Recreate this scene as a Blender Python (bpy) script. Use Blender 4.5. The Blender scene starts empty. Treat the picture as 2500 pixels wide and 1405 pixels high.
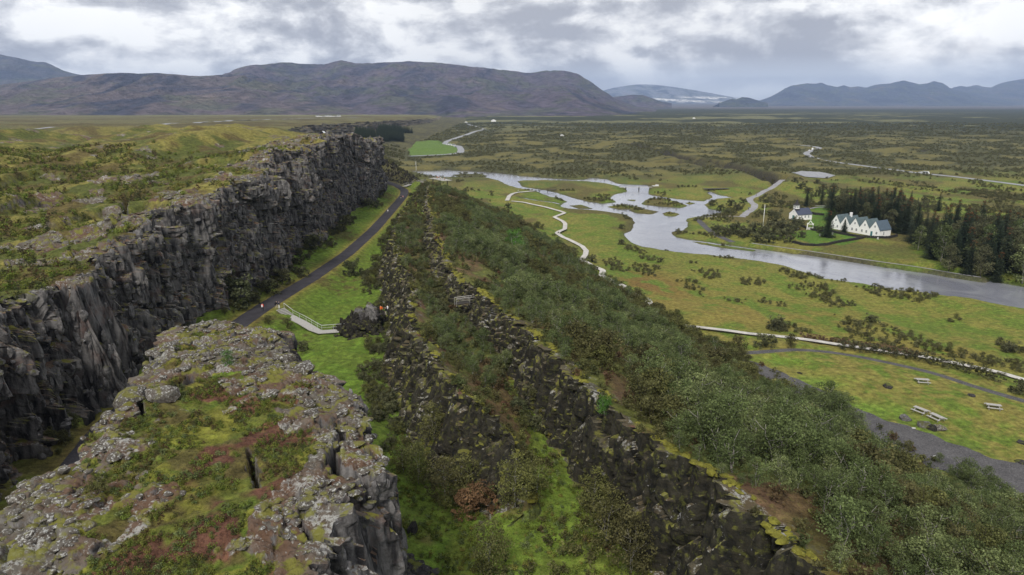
import bpy, math, random
import numpy as np
from mathutils import Vector, Matrix

R = math.radians
rng = np.random.default_rng(7)
random.seed(7)
scene = bpy.context.scene
COL = scene.collection

# ------------------------------------------------------------------ camera
CAMZ = 60.0
PITCH = R(15.17)
SP, CP = math.sin(PITCH), math.cos(PITCH)
F = 1667.0
cam_d = bpy.data.cameras.new('camera')
cam_d.sensor_width = 36.0
cam_d.lens = 36.0 * F / 2500.0
cam_d.clip_start = 0.5
cam_d.clip_end = 90000.0
cam = bpy.data.objects.new('camera', cam_d)
COL.objects.link(cam)
cam.location = (0, 0, CAMZ)
cam.rotation_euler = (R(90) - PITCH, 0, 0)
scene.camera = cam

# ------------------------------------------------------------------ look
scene.render.engine = 'CYCLES'
scene.view_settings.view_transform = 'Standard'
scene.view_settings.look = 'None'
scene.view_settings.exposure = 0.42
scene.view_settings.gamma = 1.0
scene.view_settings.use_curve_mapping = False
scene.cycles.use_denoising = True
scene.cycles.max_bounces = 4
scene.cycles.diffuse_bounces = 2
scene.cycles.glossy_bounces = 2
scene.cycles.transparent_max_bounces = 6
scene.cycles.volume_bounces = 0
scene.cycles.volume_step_rate = 10.0

SUN_EL, SUN_AZ = 46.0, 196.0     # azimuth measured clockwise from +Y


def nd(nt, typ, **kw):
    n = nt.nodes.new(typ)
    for k, v in kw.items():
        if k.startswith('i_'):
            key = k[2:]
            key = int(key) if key.isdigit() else key.replace('_', ' ')
            n.inputs[key].default_value = v
        else:
            setattr(n, k, v)
    return n


def math_n(nt, op, a, b=None, c=None, clamp=False):
    n = nt.nodes.new('ShaderNodeMath')
    n.operation = op
    n.use_clamp = clamp
    for i, s in enumerate((a, b, c)):
        if s is None:
            continue
        if isinstance(s, (int, float)):
            n.inputs[i].default_value = s
        else:
            nt.links.new(s, n.inputs[i])
    return n.outputs[0]


def ramp(nt, fac, stops, interp='LINEAR'):
    n = nt.nodes.new('ShaderNodeValToRGB')
    cr = n.color_ramp
    cr.interpolation = interp
    while len(cr.elements) < len(stops):
        cr.elements.new(0.5)
    for e, (p, c) in zip(cr.elements, stops):
        e.position = p
        if isinstance(c, (int, float)):
            c = (c, c, c)
        e.color = (c[0], c[1], c[2], 1)
    nt.links.new(fac, n.inputs[0])
    return n.outputs[0]


def mixc(nt, fac, a, b, mode='MIX'):
    n = nt.nodes.new('ShaderNodeMix')
    n.data_type = 'RGBA'
    n.blend_type = mode
    for s, i in ((fac, 0), (a, 6), (b, 7)):
        if isinstance(s, (int, float)):
            n.inputs[i].default_value = s
        elif isinstance(s, tuple):
            n.inputs[i].default_value = (s[0], s[1], s[2], 1)
        else:
            nt.links.new(s, n.inputs[i])
    return n.outputs[2]


def noise_n(nt, vec, scale, detail=5, rough=0.55, dist=0.0):
    n = nt.nodes.new('ShaderNodeTexNoise')
    n.inputs['Scale'].default_value = scale
    n.inputs['Detail'].default_value = detail
    n.inputs['Roughness'].default_value = rough
    n.inputs['Distortion'].default_value = dist
    nt.links.new(vec, n.inputs['Vector'])
    return n.outputs[0]


def mapping(nt, vec, scale=(1, 1, 1), loc=(0, 0, 0)):
    n = nt.nodes.new('ShaderNodeMapping')
    n.inputs['Scale'].default_value = scale
    n.inputs['Location'].default_value = loc
    nt.links.new(vec, n.inputs[0])
    return n.outputs[0]


# ------------------------------------------------------------------ world: overcast sky with broken cloud
world = bpy.data.worlds.new('World')
scene.world = world
world.use_nodes = True
wt = world.node_tree
wt.nodes.clear()
w_out = nd(wt, 'ShaderNodeOutputWorld')
w_bg = nd(wt, 'ShaderNodeBackground')
w_sky = nd(wt, 'ShaderNodeTexSky', sky_type='NISHITA')
w_sky.sun_disc = False
w_sky.sun_elevation = R(SUN_EL)
w_sky.sun_rotation = R(SUN_AZ)
w_tc = nd(wt, 'ShaderNodeTexCoord')
w_sep = nd(wt, 'ShaderNodeSeparateXYZ')
wt.links.new(w_tc.outputs['Generated'], w_sep.inputs[0])
zc = math_n(wt, 'MAXIMUM', w_sep.outputs[2], 0.0)
den = math_n(wt, 'ADD', zc, 0.16)
px_ = math_n(wt, 'DIVIDE', w_sep.outputs[0], den)
py_ = math_n(wt, 'DIVIDE', w_sep.outputs[1], den)
w_cmb = nd(wt, 'ShaderNodeCombineXYZ')
wt.links.new(px_, w_cmb.inputs[0])
wt.links.new(py_, w_cmb.inputs[1])
P = w_cmb.outputs[0]
# billowing cumulus: the same noise sampled a little higher gives lit tops and shaded bases
def cumulus(scale, det, seedv, dz):
    A = mapping(wt, w_tc.outputs['Generated'], (1.0, 1.0, 2.0), seedv)
    B = mapping(wt, w_tc.outputs['Generated'], (1.0, 1.0, 2.0), (seedv[0] + dz * .5, seedv[1], seedv[2] + dz))
    a_ = noise_n(wt, A, scale, 9, .58, .25); b_ = noise_n(wt, B, scale, 9, .58, .25)
    return a_, math_n(wt, 'SUBTRACT', a_, b_)
n_big = noise_n(wt, mapping(wt, P, (1, 1, 1), (2.3, 0.8, 0)), 0.6, 6, 0.55, 0.5)
n_mid, rel = cumulus(3.6, 9, (3.1, .4, 0.2), .085)
n_fin, rel2 = cumulus(10.0, 8, (8., 2., 0.), .03)
cl = math_n(wt, 'ADD', math_n(wt, 'MULTIPLY', n_big, 0.30), math_n(wt, 'MULTIPLY', n_mid, 0.48))
cl = math_n(wt, 'ADD', cl, math_n(wt, 'MULTIPLY', n_fin, .22))
cl = math_n(wt, 'ADD', cl, math_n(wt, 'ADD', math_n(wt, 'MULTIPLY', rel, 1.15), math_n(wt, 'MULTIPLY', rel2, 1.1)))
cloud_col = ramp(wt, cl, [(0.32, (0.29, 0.30, 0.335)), (0.43, (0.375, 0.385, 0.415)), (0.50, (0.475, 0.485, 0.51)),
                          (0.58, (0.60, 0.605, 0.62)), (0.70, (0.76, 0.76, 0.75))])
# thin places where the blue sky comes through
sky_scaled = mixc(wt, 1.0, w_sky.outputs[0], (0.085, 0.085, 0.085), 'MULTIPLY')
thin = ramp(wt, noise_n(wt, mapping(wt, w_tc.outputs['Generated'], (1, 1, 2.6), (0.7, 5.2, 1.0)), 3.1, 6, 0.5),
            [(0.60, 0.0), (0.72, 0.55)])
sky_veil = mixc(wt, 0.62, sky_scaled, (0.52, 0.60, 0.70))
c1 = mixc(wt, thin, cloud_col, sky_veil)
# bright clearing low in the north-east and the pale strip under the cloud base
def lobe(x, y, z, k, p):
    v = Vector((x, y, z)).normalized()
    d = nd(wt, 'ShaderNodeVectorMath', operation='DOT_PRODUCT')
    wt.links.new(w_tc.outputs['Generated'], d.inputs[0])
    d.inputs[1].default_value = v
    return math_n(wt, 'POWER', math_n(wt, 'MAXIMUM', d.outputs['Value'], 0.0), p)
def dirpx(u, v):
    a = (u - 1250) / F; b = (702 - v) / F
    return (a, CP + b * SP, -SP + b * CP)
g1 = lobe(*dirpx(2255, 140), 1, 520.0)
g2 = lobe(*dirpx(300, 60), 1, 700.0)
g3 = lobe(*dirpx(875, 25), 1, 9000.0)
shape = ramp(wt, noise_n(wt, mapping(wt, w_tc.outputs['Generated'], (1, 1, 1.8), (1, 1, 4)), 9.0, 7, 0.6), [(0.38, 0.15), (0.6, 1.0)])
glow = math_n(wt, 'MULTIPLY', math_n(wt, 'ADD', math_n(wt, 'MULTIPLY', g1, 1.0), math_n(wt, 'ADD', math_n(wt, 'MULTIPLY', g2, 0.15), math_n(wt, 'MULTIPLY', g3, 0.7))), shape, clamp=True)
dk1 = lobe(*dirpx(1650, 150), 1, 60.0)
dk2 = lobe(*dirpx(1150, 95), 1, 160.0)
dkn = ramp(wt, n_mid, [(.40, 1.0), (.62, .25)])
dks = math_n(wt, 'MULTIPLY', math_n(wt, 'ADD', math_n(wt, 'MULTIPLY', dk1, .42), math_n(wt, 'MULTIPLY', dk2, .40)), dkn, clamp=True)
c1 = mixc(wt, dks, c1, (.34, .345, .37))
c2 = mixc(wt, glow, c1, (.95, .93, .89))
low = ramp(wt, w_sep.outputs[2], [(0.0, 0.55), (0.035, 0.6), (0.06, 0.0)])
lowx = ramp(wt, math_n(wt, 'ADD', math_n(wt, 'MULTIPLY', w_sep.outputs[0], 0.5), 0.5), [(0.5, 0.25), (0.62, 1.0)])
c3 = mixc(wt, math_n(wt, 'MULTIPLY', low, lowx), c2, (0.58, 0.62, 0.68))
# below the horizon the world continues as far, dull land
below = ramp(wt, math_n(wt, 'ADD', w_sep.outputs[2], 0.5), [(0.495, 0.0), (0.5, 1.0)])
c4 = mixc(wt, below, (0.10, 0.11, 0.12), c3)
wt.links.new(c4, w_bg.inputs[0])
w_bg.inputs[1].default_value = 1.2
wt.links.new(w_bg.outputs[0], w_out.inputs[0])

sun_d = bpy.data.lights.new('sun', 'SUN')
sun_d.energy = 2.5
sun_d.angle = R(14)
sun_d.color = (1.0, 0.95, 0.88)
sun = bpy.data.objects.new('sun', sun_d)
COL.objects.link(sun)
sd = Vector((math.sin(R(SUN_AZ)) * math.cos(R(SUN_EL)), math.cos(R(SUN_AZ)) * math.cos(R(SUN_EL)), math.sin(R(SUN_EL))))
sun.rotation_euler = sd.to_track_quat('Z', 'Y').to_euler()
sun.location = (0, -20, 300)

# ================================================================== helpers
def tag(o, label=None, cat=None, group=None, kind=None):
    if label: o['label'] = label
    if cat: o['category'] = cat
    if group: o['group'] = group
    if kind: o['kind'] = kind
    return o


def link(name, me, parent=None, mats=None):
    o = bpy.data.objects.new(name, me)
    COL.objects.link(o)
    if parent is not None:
        o.parent = parent
    if mats is not None and me is not None:
        for m in (mats if isinstance(mats, (list, tuple)) else [mats]):
            me.materials.append(m)
    return o


def empty(name, loc=(0, 0, 0), rz=0.0, **kw):
    o = bpy.data.objects.new(name, None)
    COL.objects.link(o)
    o.location = loc
    o.rotation_euler = (0, 0, rz)
    o.empty_display_size = 0.5
    return tag(o, **kw)


def mesh_np(name, V, Q, smooth=True, midx=None):
    V = np.asarray(V, dtype=np.float32)
    Q = np.asarray(Q, dtype=np.int32)
    me = bpy.data.meshes.new(name)
    k = Q.shape[1]
    me.vertices.add(len(V))
    me.vertices.foreach_set('co', V.ravel())
    me.loops.add(Q.size)
    me.loops.foreach_set('vertex_index', Q.ravel())
    me.polygons.add(len(Q))
    me.polygons.foreach_set('loop_start', np.arange(0, Q.size, k, dtype=np.int32))
    me.polygons.foreach_set('loop_total', np.full(len(Q), k, dtype=np.int32))
    if midx is not None:
        me.polygons.foreach_set('material_index', np.asarray(midx, dtype=np.int32))
    me.update(calc_edges=True)
    me.polygons.foreach_set('use_smooth', np.full(len(Q), smooth, dtype=bool))
    return me


def grid_quads(nr, nc):
    i = np.arange(nr - 1)[:, None] * nc + np.arange(nc - 1)[None, :]
    return np.stack([i, i + 1, i + nc + 1, i + nc], -1).reshape(-1, 4)


def set_col(me, name, rgb):
    a = me.color_attributes.new(name, 'FLOAT_COLOR', 'POINT')
    n = len(rgb)
    arr = np.ones((n, 4), dtype=np.float32)
    arr[:, :3] = rgb
    a.data.foreach_set('color', arr.ravel())


def set_flt(me, name, v):
    a = me.attributes.new(name, 'FLOAT', 'POINT')
    a.data.foreach_set('value', np.asarray(v, dtype=np.float32))


class MB:
    """collects boxes, tubes and polygons and links them as one mesh object"""
    def __init__(self):
        self.v = []; self.f = []; self.m = []
    def add(self, vs, fs, mi=0):
        o = len(self.v)
        self.v += [tuple(p) for p in vs]
        self.f += [tuple(i + o for i in f) for f in fs]
        self.m += [mi] * len(fs)
        return self
    def box(self, c, s, rz=0.0, mi=0, taper=1.0):
        cx, cy, cz = c
        sx, sy, sz = s[0] / 2, s[1] / 2, s[2] / 2
        vs = []
        for z, k in ((-sz, 1.0), (sz, taper)):
            for x, y in ((-sx, -sy), (sx, -sy), (sx, sy), (-sx, sy)):
                x *= k; y *= k
                vs.append((cx + x * math.cos(rz) - y * math.sin(rz), cy + x * math.sin(rz) + y * math.cos(rz), cz + z))
        return self.add(vs, [(0, 3, 2, 1), (4, 5, 6, 7), (0, 1, 5, 4), (1, 2, 6, 5), (2, 3, 7, 6), (3, 0, 4, 7)], mi)
    def tube(self, pts, r, n=6, mi=0, cap=True):
        pts = [Vector(p) for p in pts]
        rs = r if isinstance(r, (list, tuple)) else [r] * len(pts)
        vs = []; fs = []
        for i, p in enumerate(pts):
            d = (pts[min(i + 1, len(pts) - 1)] - pts[max(i - 1, 0)])
            if d.length < 1e-9: d = Vector((0, 0, 1))
            d.normalize()
            a = d.cross(Vector((0, 0, 1)) if abs(d.z) < 0.9 else Vector((1, 0, 0))).normalized()
            b = d.cross(a)
            for k in range(n):
                t = 2 * math.pi * k / n
                vs.append(p + (a * math.cos(t) + b * math.sin(t)) * rs[i])
        for i in range(len(pts) - 1):
            for k in range(n):
                fs.append((i * n + k, i * n + (k + 1) % n, (i + 1) * n + (k + 1) % n, (i + 1) * n + k))
        if cap:
            fs.append(tuple(range(n))[::-1]); fs.append(tuple((len(pts) - 1) * n + k for k in range(n)))
        return self.add(vs, fs, mi)
    def mesh(self, name, mats=None, smooth=False):
        me = bpy.data.meshes.new(name)
        me.from_pydata(self.v, [], self.f)
        if mats is not None:
            for m in (mats if isinstance(mats, (list, tuple)) else [mats]): me.materials.append(m)
        for p, mi in zip(me.polygons, self.m):
            p.material_index = mi; p.use_smooth = smooth
        return me
    def build(self, name, mats, parent=None, smooth=False):
        return link(name, self.mesh(name, mats, smooth), parent)


def copy_tree(o, parent=None):
    c = o.copy(); COL.objects.link(c); c.parent = parent
    for ch in list(o.children):
        copy_tree(ch, c)
    return c


# ------------------------------------------------------------------ numpy noise
def _hash(ix, iy, seed):
    h = (ix.astype(np.int64) * 374761393 + iy.astype(np.int64) * 668265263 + seed * 1274126177) & 0xffffffff
    h = ((h ^ (h >> 13)) * 1274126177) & 0xffffffff
    h = ((h ^ (h >> 16)) * 2246822519) & 0xffffffff
    return ((h ^ (h >> 15)) & 0xffffff).astype(np.float32) / np.float32(0xffffff)


def vnoise(x, y, seed=0):
    fx = np.floor(x); fy = np.floor(y)
    tx = (x - fx).astype(np.float32); ty = (y - fy).astype(np.float32)
    tx = tx * tx * (3 - 2 * tx); ty = ty * ty * (3 - 2 * ty)
    ix = fx.astype(np.int64); iy = fy.astype(np.int64)
    a = _hash(ix, iy, seed); b = _hash(ix + 1, iy, seed)
    c = _hash(ix, iy + 1, seed); d = _hash(ix + 1, iy + 1, seed)
    return (a + (b - a) * tx) * (1 - ty) + (c + (d - c) * tx) * ty


def fbm(x, y, octaves=4, seed=0, gain=0.5):
    s = 0.0; a = 1.0; t = 0.0
    x = np.asarray(x, dtype=np.float64); y = np.asarray(y, dtype=np.float64)
    for i in range(octaves):
        s = s + a * vnoise(x, y, seed + i * 17)
        t += a; a *= gain
        x, y = (x * 1.62 + y * 1.18) + 11.3, (y * 1.62 - x * 1.18) + 5.7
    return s / t


def worley(x, y, seed=0):
    fx = np.floor(x); fy = np.floor(y)
    ix = fx.astype(np.int64); iy = fy.astype(np.int64)
    f1 = np.full(x.shape, 9.0, dtype=np.float32); f2 = f1.copy(); cid = np.zeros_like(f1)
    for dx in (-1, 0, 1):
        for dy in (-1, 0, 1):
            jx = ix + dx; jy = iy + dy
            px = jx + _hash(jx, jy, seed + 1); py = jy + _hash(jx, jy, seed + 2)
            d = np.sqrt((px - x) ** 2 + (py - y) ** 2).astype(np.float32)
            c = _hash(jx, jy, seed + 3)
            m = d < f1
            f2 = np.where(m, f1, np.minimum(f2, d))
            cid = np.where(m, c, cid)
            f1 = np.where(m, d, f1)
    return f1, f2, cid


def sstep(a, b, x):
    t = np.clip((x - a) / (b - a), 0, 1)
    return t * t * (3 - 2 * t)


# ------------------------------------------------------------------ pixel rays -> places
def at(u, v, z=0.0):
    a = (u - 1250) / F; b = (702 - v) / F
    t = (CAMZ - z) / (SP - b * CP)
    return (a * t, t * (CP + b * SP))


def pl_dist(x, y, pts, closed=False):
    """distance from points to a polyline"""
    pts = np.asarray(pts, dtype=np.float64)
    if closed: pts = np.vstack([pts, pts[:1]])
    best = np.full(x.shape, 1e9)
    for (ax, ay), (bx, by) in zip(pts[:-1], pts[1:]):
        dx, dy = bx - ax, by - ay
        L = dx * dx + dy * dy + 1e-12
        t = np.clip(((x - ax) * dx + (y - ay) * dy) / L, 0, 1)
        d = (x - ax - t * dx) ** 2 + (y - ay - t * dy) ** 2
        best = np.minimum(best, d)
    return np.sqrt(best)


def inside(x, y, pts):
    pts = np.asarray(pts, dtype=np.float64)
    r = np.zeros(x.shape, dtype=bool)
    n = len(pts); j = n - 1
    for i in range(n):
        xi, yi = pts[i]; xj, yj = pts[j]
        c = ((yi > y) != (yj > y)) & (x < (xj - xi) * (y - yi) / (yj - yi + 1e-12) + xi)
        r ^= c
        j = i
    return r


def near_eval(x, y, pts, pad, fn, default=1e9):
    """evaluate fn only on points near the bounding box of pts"""
    p = np.asarray(pts)
    m = (x > p[:, 0].min() - pad) & (x < p[:, 0].max() + pad) & (y > p[:, 1].min() - pad) & (y < p[:, 1].max() + pad)
    out = np.full(x.shape, default, dtype=np.float64)
    if m.any():
        out[m] = fn(x[m], y[m])
    return out

# ================================================================== land: knots of the cross-section along Y
ST = [
    # Y,   rimA(x,z)     baseA(x,z)    foot1(x,z)     crest1(x,z)   trough(x,z)   foot2(x,z)   crest2(x,z)   footE(x,z)
    (10,  (-46, 36),   (-43, 23.5), (-4, 20.5),   (-3.5, 20.5), (0, 20.5),    (22, 20.5),  (27, 31),    (97, 8)),
    (25,  (-48, 36.5), (-45, 23.5), (-4, 20.3),   (-3.5, 20.3), (0, 20.3),    (20, 20.2),  (24.5, 31),  (93, 7.6)),
    (42,  (-50, 37),   (-47.5, 23), (-4, 20),     (-3.5, 20),   (0, 20),      (15.5, 20),  (19, 30.5),  (86, 7)),
    (50,  (-51, 37),   (-48.5, 23), (-5, 19.8),   (-3.5, 19.8), (0, 19.8),    (12, 19.6),  (15.5, 30.3), (82, 6.8)),
    (57,  (-51.5, 37.2), (-49, 22.8), (-5, 19.5), (-2, 19.8),   (1, 19.5),    (9.3, 19.4), (12.4, 30),  (79, 6.5)),
    (61,  (-52, 37.3), (-49.5, 22.5), (-5, 19.2), (1.2, 22.5),  (3, 19.4),    (8.2, 19.3), (11.3, 29.8), (77, 6.4)),
    (66,  (-52.5, 37.4), (-50, 22), (-6.5, 18.6), (-1.3, 26.6), (2.6, 20.5),  (6.4, 19.3), (9.8, 29.5), (75, 6.2)),
    (75,  (-54, 37.3), (-51.5, 21.5), (-15.5, 18), (-6, 27.2),  (0.5, 21.8),  (3, 19.6),   (7, 29),     (71, 6)),
    (85,  (-55.5, 36.8), (-53.5, 20.5), (-19.5, 17.4), (-10.5, 27.2), (-3.5, 22.3), (-0.5, 20), (4.6, 28.2), (68, 5.8)),
    (101, (-58.5, 36.5), (-56.5, 19.2), (-21.5, 16.6), (-15.4, 26.5), (-8, 22.6), (-4.5, 21), (0.8, 27.2), (61, 5.4)),
    (117, (-62, 39.5), (-60, 18.2), (-23, 16),    (-18.5, 25.8), (-12.5, 22.5), (-10, 21.3), (-5.5, 26.6), (56, 5)),
    (135, (-63, 39.8), (-63, 17.3), (-25.5, 15.4), (-21, 25.3), (-18, 22.4),  (-16, 21.5), (-12, 26.3), (51, 4.6)),
    (169, (-64.5, 42.5), (-63.5, 15.2), (-34, 14.6), (-30.5, 25), (-26.5, 22.6), (-24, 22), (-19.6, 26), (42, 3.8)),
    (203, (-66.5, 46), (-63.5, 14.4), (-38, 14),  (-34.5, 24),  (-31, 22.2),  (-28, 21.5), (-24, 24.5), (34, 3.2)),
    (235, (-67.5, 47), (-64.5, 13.9), (-41.5, 13.6), (-38.5, 22.6), (-35, 21), (-33, 20.5), (-29, 23.2), (28, 3)),
    (268, (-67, 47.5), (-65, 13.6), (-43.5, 13.4), (-41, 21.5), (-38, 20.5),  (-36, 20),   (-33, 22),   (22, 2.8)),
    (310, (-65.5, 44.5), (-65, 13.3), (-45, 13.2), (-43, 20.5), (-41, 20),    (-40, 19.8), (-38, 21),   (13, 2.6)),
    (345, (-66, 41.5), (-66.5, 13), (-47, 13),    (-45, 19.5),  (-44, 19.2),  (-43, 19),   (-41.5, 20.3), (3, 2.4)),
    (375, (-75, 40.5), (-72, 14),   (-52, 12.8),  (-50, 16),    (-49, 16),    (-48, 16),   (-46.5, 17), (-6, 2.4)),
    (405, (-88, 40),   (-82, 14),   (-62, 13.2),  (-58, 15.5),  (-56.5, 15.2), (-55, 15),  (-53, 14.5), (-14, 2.3)),
    (440, (-106, 39), (-100, 15), (-84, 13), (-77, 21.5), (-74, 20), (-72, 18), (-66, 14), (-40, 2.2)),
    (480, (-128, 38), (-120, 18), (-106, 17), (-94, 23), (-90, 22.5), (-87, 21), (-82, 17), (-60, 2.2)),
    (540, (-160, 37), (-150, 22), (-132, 22), (-118, 24.5), (-115, 24), (-112, 22.5), (-108, 18), (-84, 2.2)),
    (610, (-196, 36.5), (-188, 25), (-152, 25.5), (-140, 25), (-136, 24), (-132, 22), (-127, 17), (-104, 2)),
    (720, (-222, 36),  (-216, 21),  (-196, 21),   (-180, 20),   (-175, 19),   (-168, 17),  (-155, 13),  (-112, 2)),
    (860, (-233, 34),  (-227, 19),  (-214, 18),   (-203, 17),   (-196, 16),   (-190, 15),  (-178, 11),  (-135, 1.5)),
    (1300, (-236, 27), (-229, 13),  (-216, 12),   (-206, 11),   (-200, 10),   (-195, 9),   (-184, 7),   (-150, 1)),
    (1930, (-232, 17), (-226, 6),   (-214, 5),    (-206, 5),    (-200, 4),    (-195, 4),   (-184, 3),   (-150, 0)),
    (2300, (-250, 9),  (-240, 5),   (-225, 4),    (-215, 3),    (-208, 3),    (-200, 2),   (-190, 1),   (-150, 0)),
    (4200, (-420, -6), (-400, -6),  (-380, -5),   (-370, -5),   (-360, -5),   (-350, -4),  (-340, -4),  (-300, -3)),
    (22000, (-900, -10), (-880, -10), (-860, -10), (-850, -10), (-840, -10),  (-830, -10), (-820, -10), (-800, -5)),
]
SY = np.array([s[0] for s in ST], dtype=float)
KX0 = [np.array([s[k + 1][0] for s in ST], dtype=float) for k in range(8)]
KZ0 = [np.array([s[k + 1][1] for s in ST], dtype=float) for k in range(8)]
# wiggle of each knot line (amplitude, wavelength)
WIG = [(3.4, 13), (2.2, 15), (1.6, 9), (1.5, 8), (0.6, 12), (1.3, 9), (1.4, 8), (2.0, 30)]

# middle rock block between the path gorge and the lower gorge: rims along Y
BLK = [(5, -27, -10), (20, -28, -10), (28, -29, -9.8), (33, -29.6, -10.2), (36.4, -30, -9.6), (37.4, -30, -7.6), (40, -28.2, -8.2), (44, -29.6, -9.4), (48, -29.8, -11.6),
       (51, -31, -13.2), (54, -31.5, -16.4), (58.5, -33, -20.2), (62, -34, -21.4), (65.6, -35, -23.2), (68, -34, -25.2), (70.5, -32, -28.5)]
BY = np.array([b[0] for b in BLK], float); BL = np.array([b[1] for b in BLK], float); BR = np.array([b[2] for b in BLK], float)
BEND = 70.5


def knots(y):
    xs, zs = [], []
    amp = sstep(20, 60, y) * 0 + 1.0
    fade = 1 - 0.0 * y
    for k in range(8):
        a, w = WIG[k]
        g = np.interp(y, [0, 400, 900, 1e5], [1, 1, 3, 3])
        wv = w * np.interp(y, [0, 400, 900, 1e5], [1, 1, 4, 4])
        wx = a * g * (2 * fbm(y / w, y * 0 + k * 9.1, 3, 50 + (k if k not in (6, 3) else k)) - 1)
        if k in (3, 6):   # jagged crest, follows its foot
            pass
        if k == 0:
            def cellv(per, wd_, sd_):
                c_ = np.floor(y / per); t_ = sstep(1 - wd_ / per, 1, y / per - c_); ci = c_.astype(np.int64)
                return _hash(ci, ci * 0, sd_) * (1 - t_) + _hash(ci + 1, ci * 0, sd_) * t_
            hc = cellv(7.5, 1.6, 77); hc2 = cellv(3.1, .7, 78)
            butt = 6.0 * (2 * fbm(y / 24, y * 0 + .7, 3, 52) - 1) + 3.6 * (hc - .5) + 1.6 * (hc2 - .5)
            q = (y / 19.0 + .8 * fbm(y / 30, y * 0, 2, 79)); cf = np.abs(q - np.round(q)) * 19.0
            butt = butt - 4.5 * np.exp(-(cf / 1.1) ** 2) * (_hash(np.round(q).astype(np.int64), (q * 0).astype(np.int64), 80) > .35)
            butt = butt * (1 - sstep(360, 420, y) * (1 - sstep(640, 760, y)))
            wx = butt
        elif k == 1:
            wx = butt * .85 + .3 * wx
        xs.append(np.interp(y, SY, KX0[k]) + wx)
        za = [2.2, 0.3, 0.3, 1.3, 0.5, 0.4, 1.0, 0.2][k]
        zz = np.interp(y, SY, KZ0[k]) + za * (2 * fbm(y / (w * 1.1), y * 0 + k * 5.3, 3, 90 + k) - 1)
        zs.append(zz)
    xs[2] = np.where(y < 345, np.maximum(xs[2], xs[3] - 4.2), xs[2]); xs[5] = np.where(y < 345, np.maximum(xs[5], xs[6] - 2.3), xs[5])
    for k in range(1, 8):      # keep them ordered
        xs[k] = np.maximum(xs[k], xs[k - 1] + (1.6 if k in (1, 3, 6) else 0.7))
    return xs, zs


def east_off(y):
    return np.interp(y, [0, 34, 38, 44], [4.2, 3.8, 2.2, 1.9])


def block_ex(x, y, bl, br):
    r_ = br - x
    r_ = np.where(r_ < 0, r_ * 1.9 / east_off(y), r_)
    return np.minimum(x - bl, r_)


def block_rims(y):
    wl = 1.1 * (2 * fbm(y / 4.0, y * 0 + 3.3, 4, 11) - 1) + 0.5 * (2 * fbm(y / 1.3, y * 0 + 4.3, 2, 14) - 1)
    wr = 1.0 * (2 * fbm(y / 3.6, y * 0 + 7.7, 4, 12) - 1) + 0.5 * (2 * fbm(y / 1.2, y * 0 + 1.3, 2, 15) - 1)
    return np.interp(y, BY, BL) + wl, np.interp(y, BY, BR) + wr


def plateau_z(y):
    return np.interp(y, [0, 50, 100, 180, 250, 340, 500, 850, 1300, 2000, 3500, 6000, 22000],
                     [37, 37.5, 38, 41, 43.5, 43, 39, 34, 29, 20, 3, -8, -10])

# ------------------------------------------------------------------ river, paths (traced points laid on the valley floor)
def W(pts, z=0.0):
    return [at(u, v, z) for u, v in pts]

RIVER = W([(1003, 418), (1052, 431), (1086, 434), (1115, 434), (1190, 435), (1214, 439), (1230, 447), (1243, 453), (1270, 460), (1308, 466),
           (1329, 475), (1348, 482), (1367, 483.5), (1385, 493), (1374, 497), (1368, 503), (1375, 507), (1392, 510), (1435, 512), (1475, 516),
           (1506, 521), (1527, 525), (1545, 535), (1549, 545), (1547, 553), (1541, 564), (1524, 571), (1527, 581), (1545, 594), (1570, 603), (1613, 610),
           (1666, 617), (1719, 622), (1790, 630), (1838, 635), (1881, 642), (1924, 652), (1967, 666), (2016, 681), (2068, 688), (2111, 694),
           (2183, 709), (2270, 722), (2327, 730), (2385, 740), (2442, 751), (2500, 762), (2700, 800), (2900, 830),
           (2900, 760), (2700, 735), (2500, 701), (2442, 691), (2385, 681), (2313, 673), (2241, 665), (2154, 652), (2097, 641), (2039, 633), (1982, 624),
           (1910, 617), (1852, 609), (1774, 598), (1730, 592), (1682, 586), (1650, 579), (1640, 573), (1642, 567), (1664, 563), (1682, 553),
           (1675, 540), (1679, 534), (1701, 530), (1726, 527), (1756, 522), (1762, 517), (1752, 514), (1730, 511), (1719, 500), (1726, 496),
           (1739, 489), (1752, 484.5), (1787, 483), (1774, 479.5), (1756, 477.5), (1741, 470), (1730, 467.5), (1725, 470), (1737, 477), (1741, 482),
           (1719, 492), (1697, 490), (1664, 487.5), (1629, 483), (1583, 476), (1583, 468), (1586, 459), (1580, 452), (1545, 451), (1510, 450),
           (1495, 443), (1477, 437), (1440, 434.5), (1429, 438.5), (1400, 439), (1350, 436), (1270, 430), (1246, 426), (1206, 422), (1158, 418.5),
           (1094, 416), (1038, 417)])
ISLES = [W(p) for p in (
    [(1267, 446), (1275, 457), (1310, 461.5), (1360, 471), (1399, 484), (1435, 493), (1470, 498), (1506, 494), (1488, 484), (1499, 476), (1531, 468),
     (1527, 459), (1510, 454.5), (1480, 448), (1440, 444), (1399, 442.5), (1328, 441), (1262, 441.5)],
    [(1481, 505), (1520, 500), (1570, 507), (1552, 512), (1509, 512)],
    [(1536, 514), (1559, 508), (1609, 517), (1591, 524), (1552, 521)],
    [(1616, 521), (1634, 517), (1661, 523), (1648, 529), (1623, 527)],
    [(1566, 498), (1581, 485), (1623, 485), (1655, 494), (1680, 503), (1662, 508), (1613, 505), (1577, 501)],
    [(1531, 489), (1552, 487), (1549, 492)],
    [(1388, 503), (1420, 500), (1449, 510), (1413, 510)],
    [(1099, 427), (1142, 426), (1190, 428), (1187, 432), (1118, 431)],
    [(1672, 496), (1690, 494), (1700, 497), (1685, 500)],
    [(1685, 588.5), (1720, 594), (1790, 603), (1845, 611), (1838, 614), (1770, 606), (1710, 597)],
)]
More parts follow.
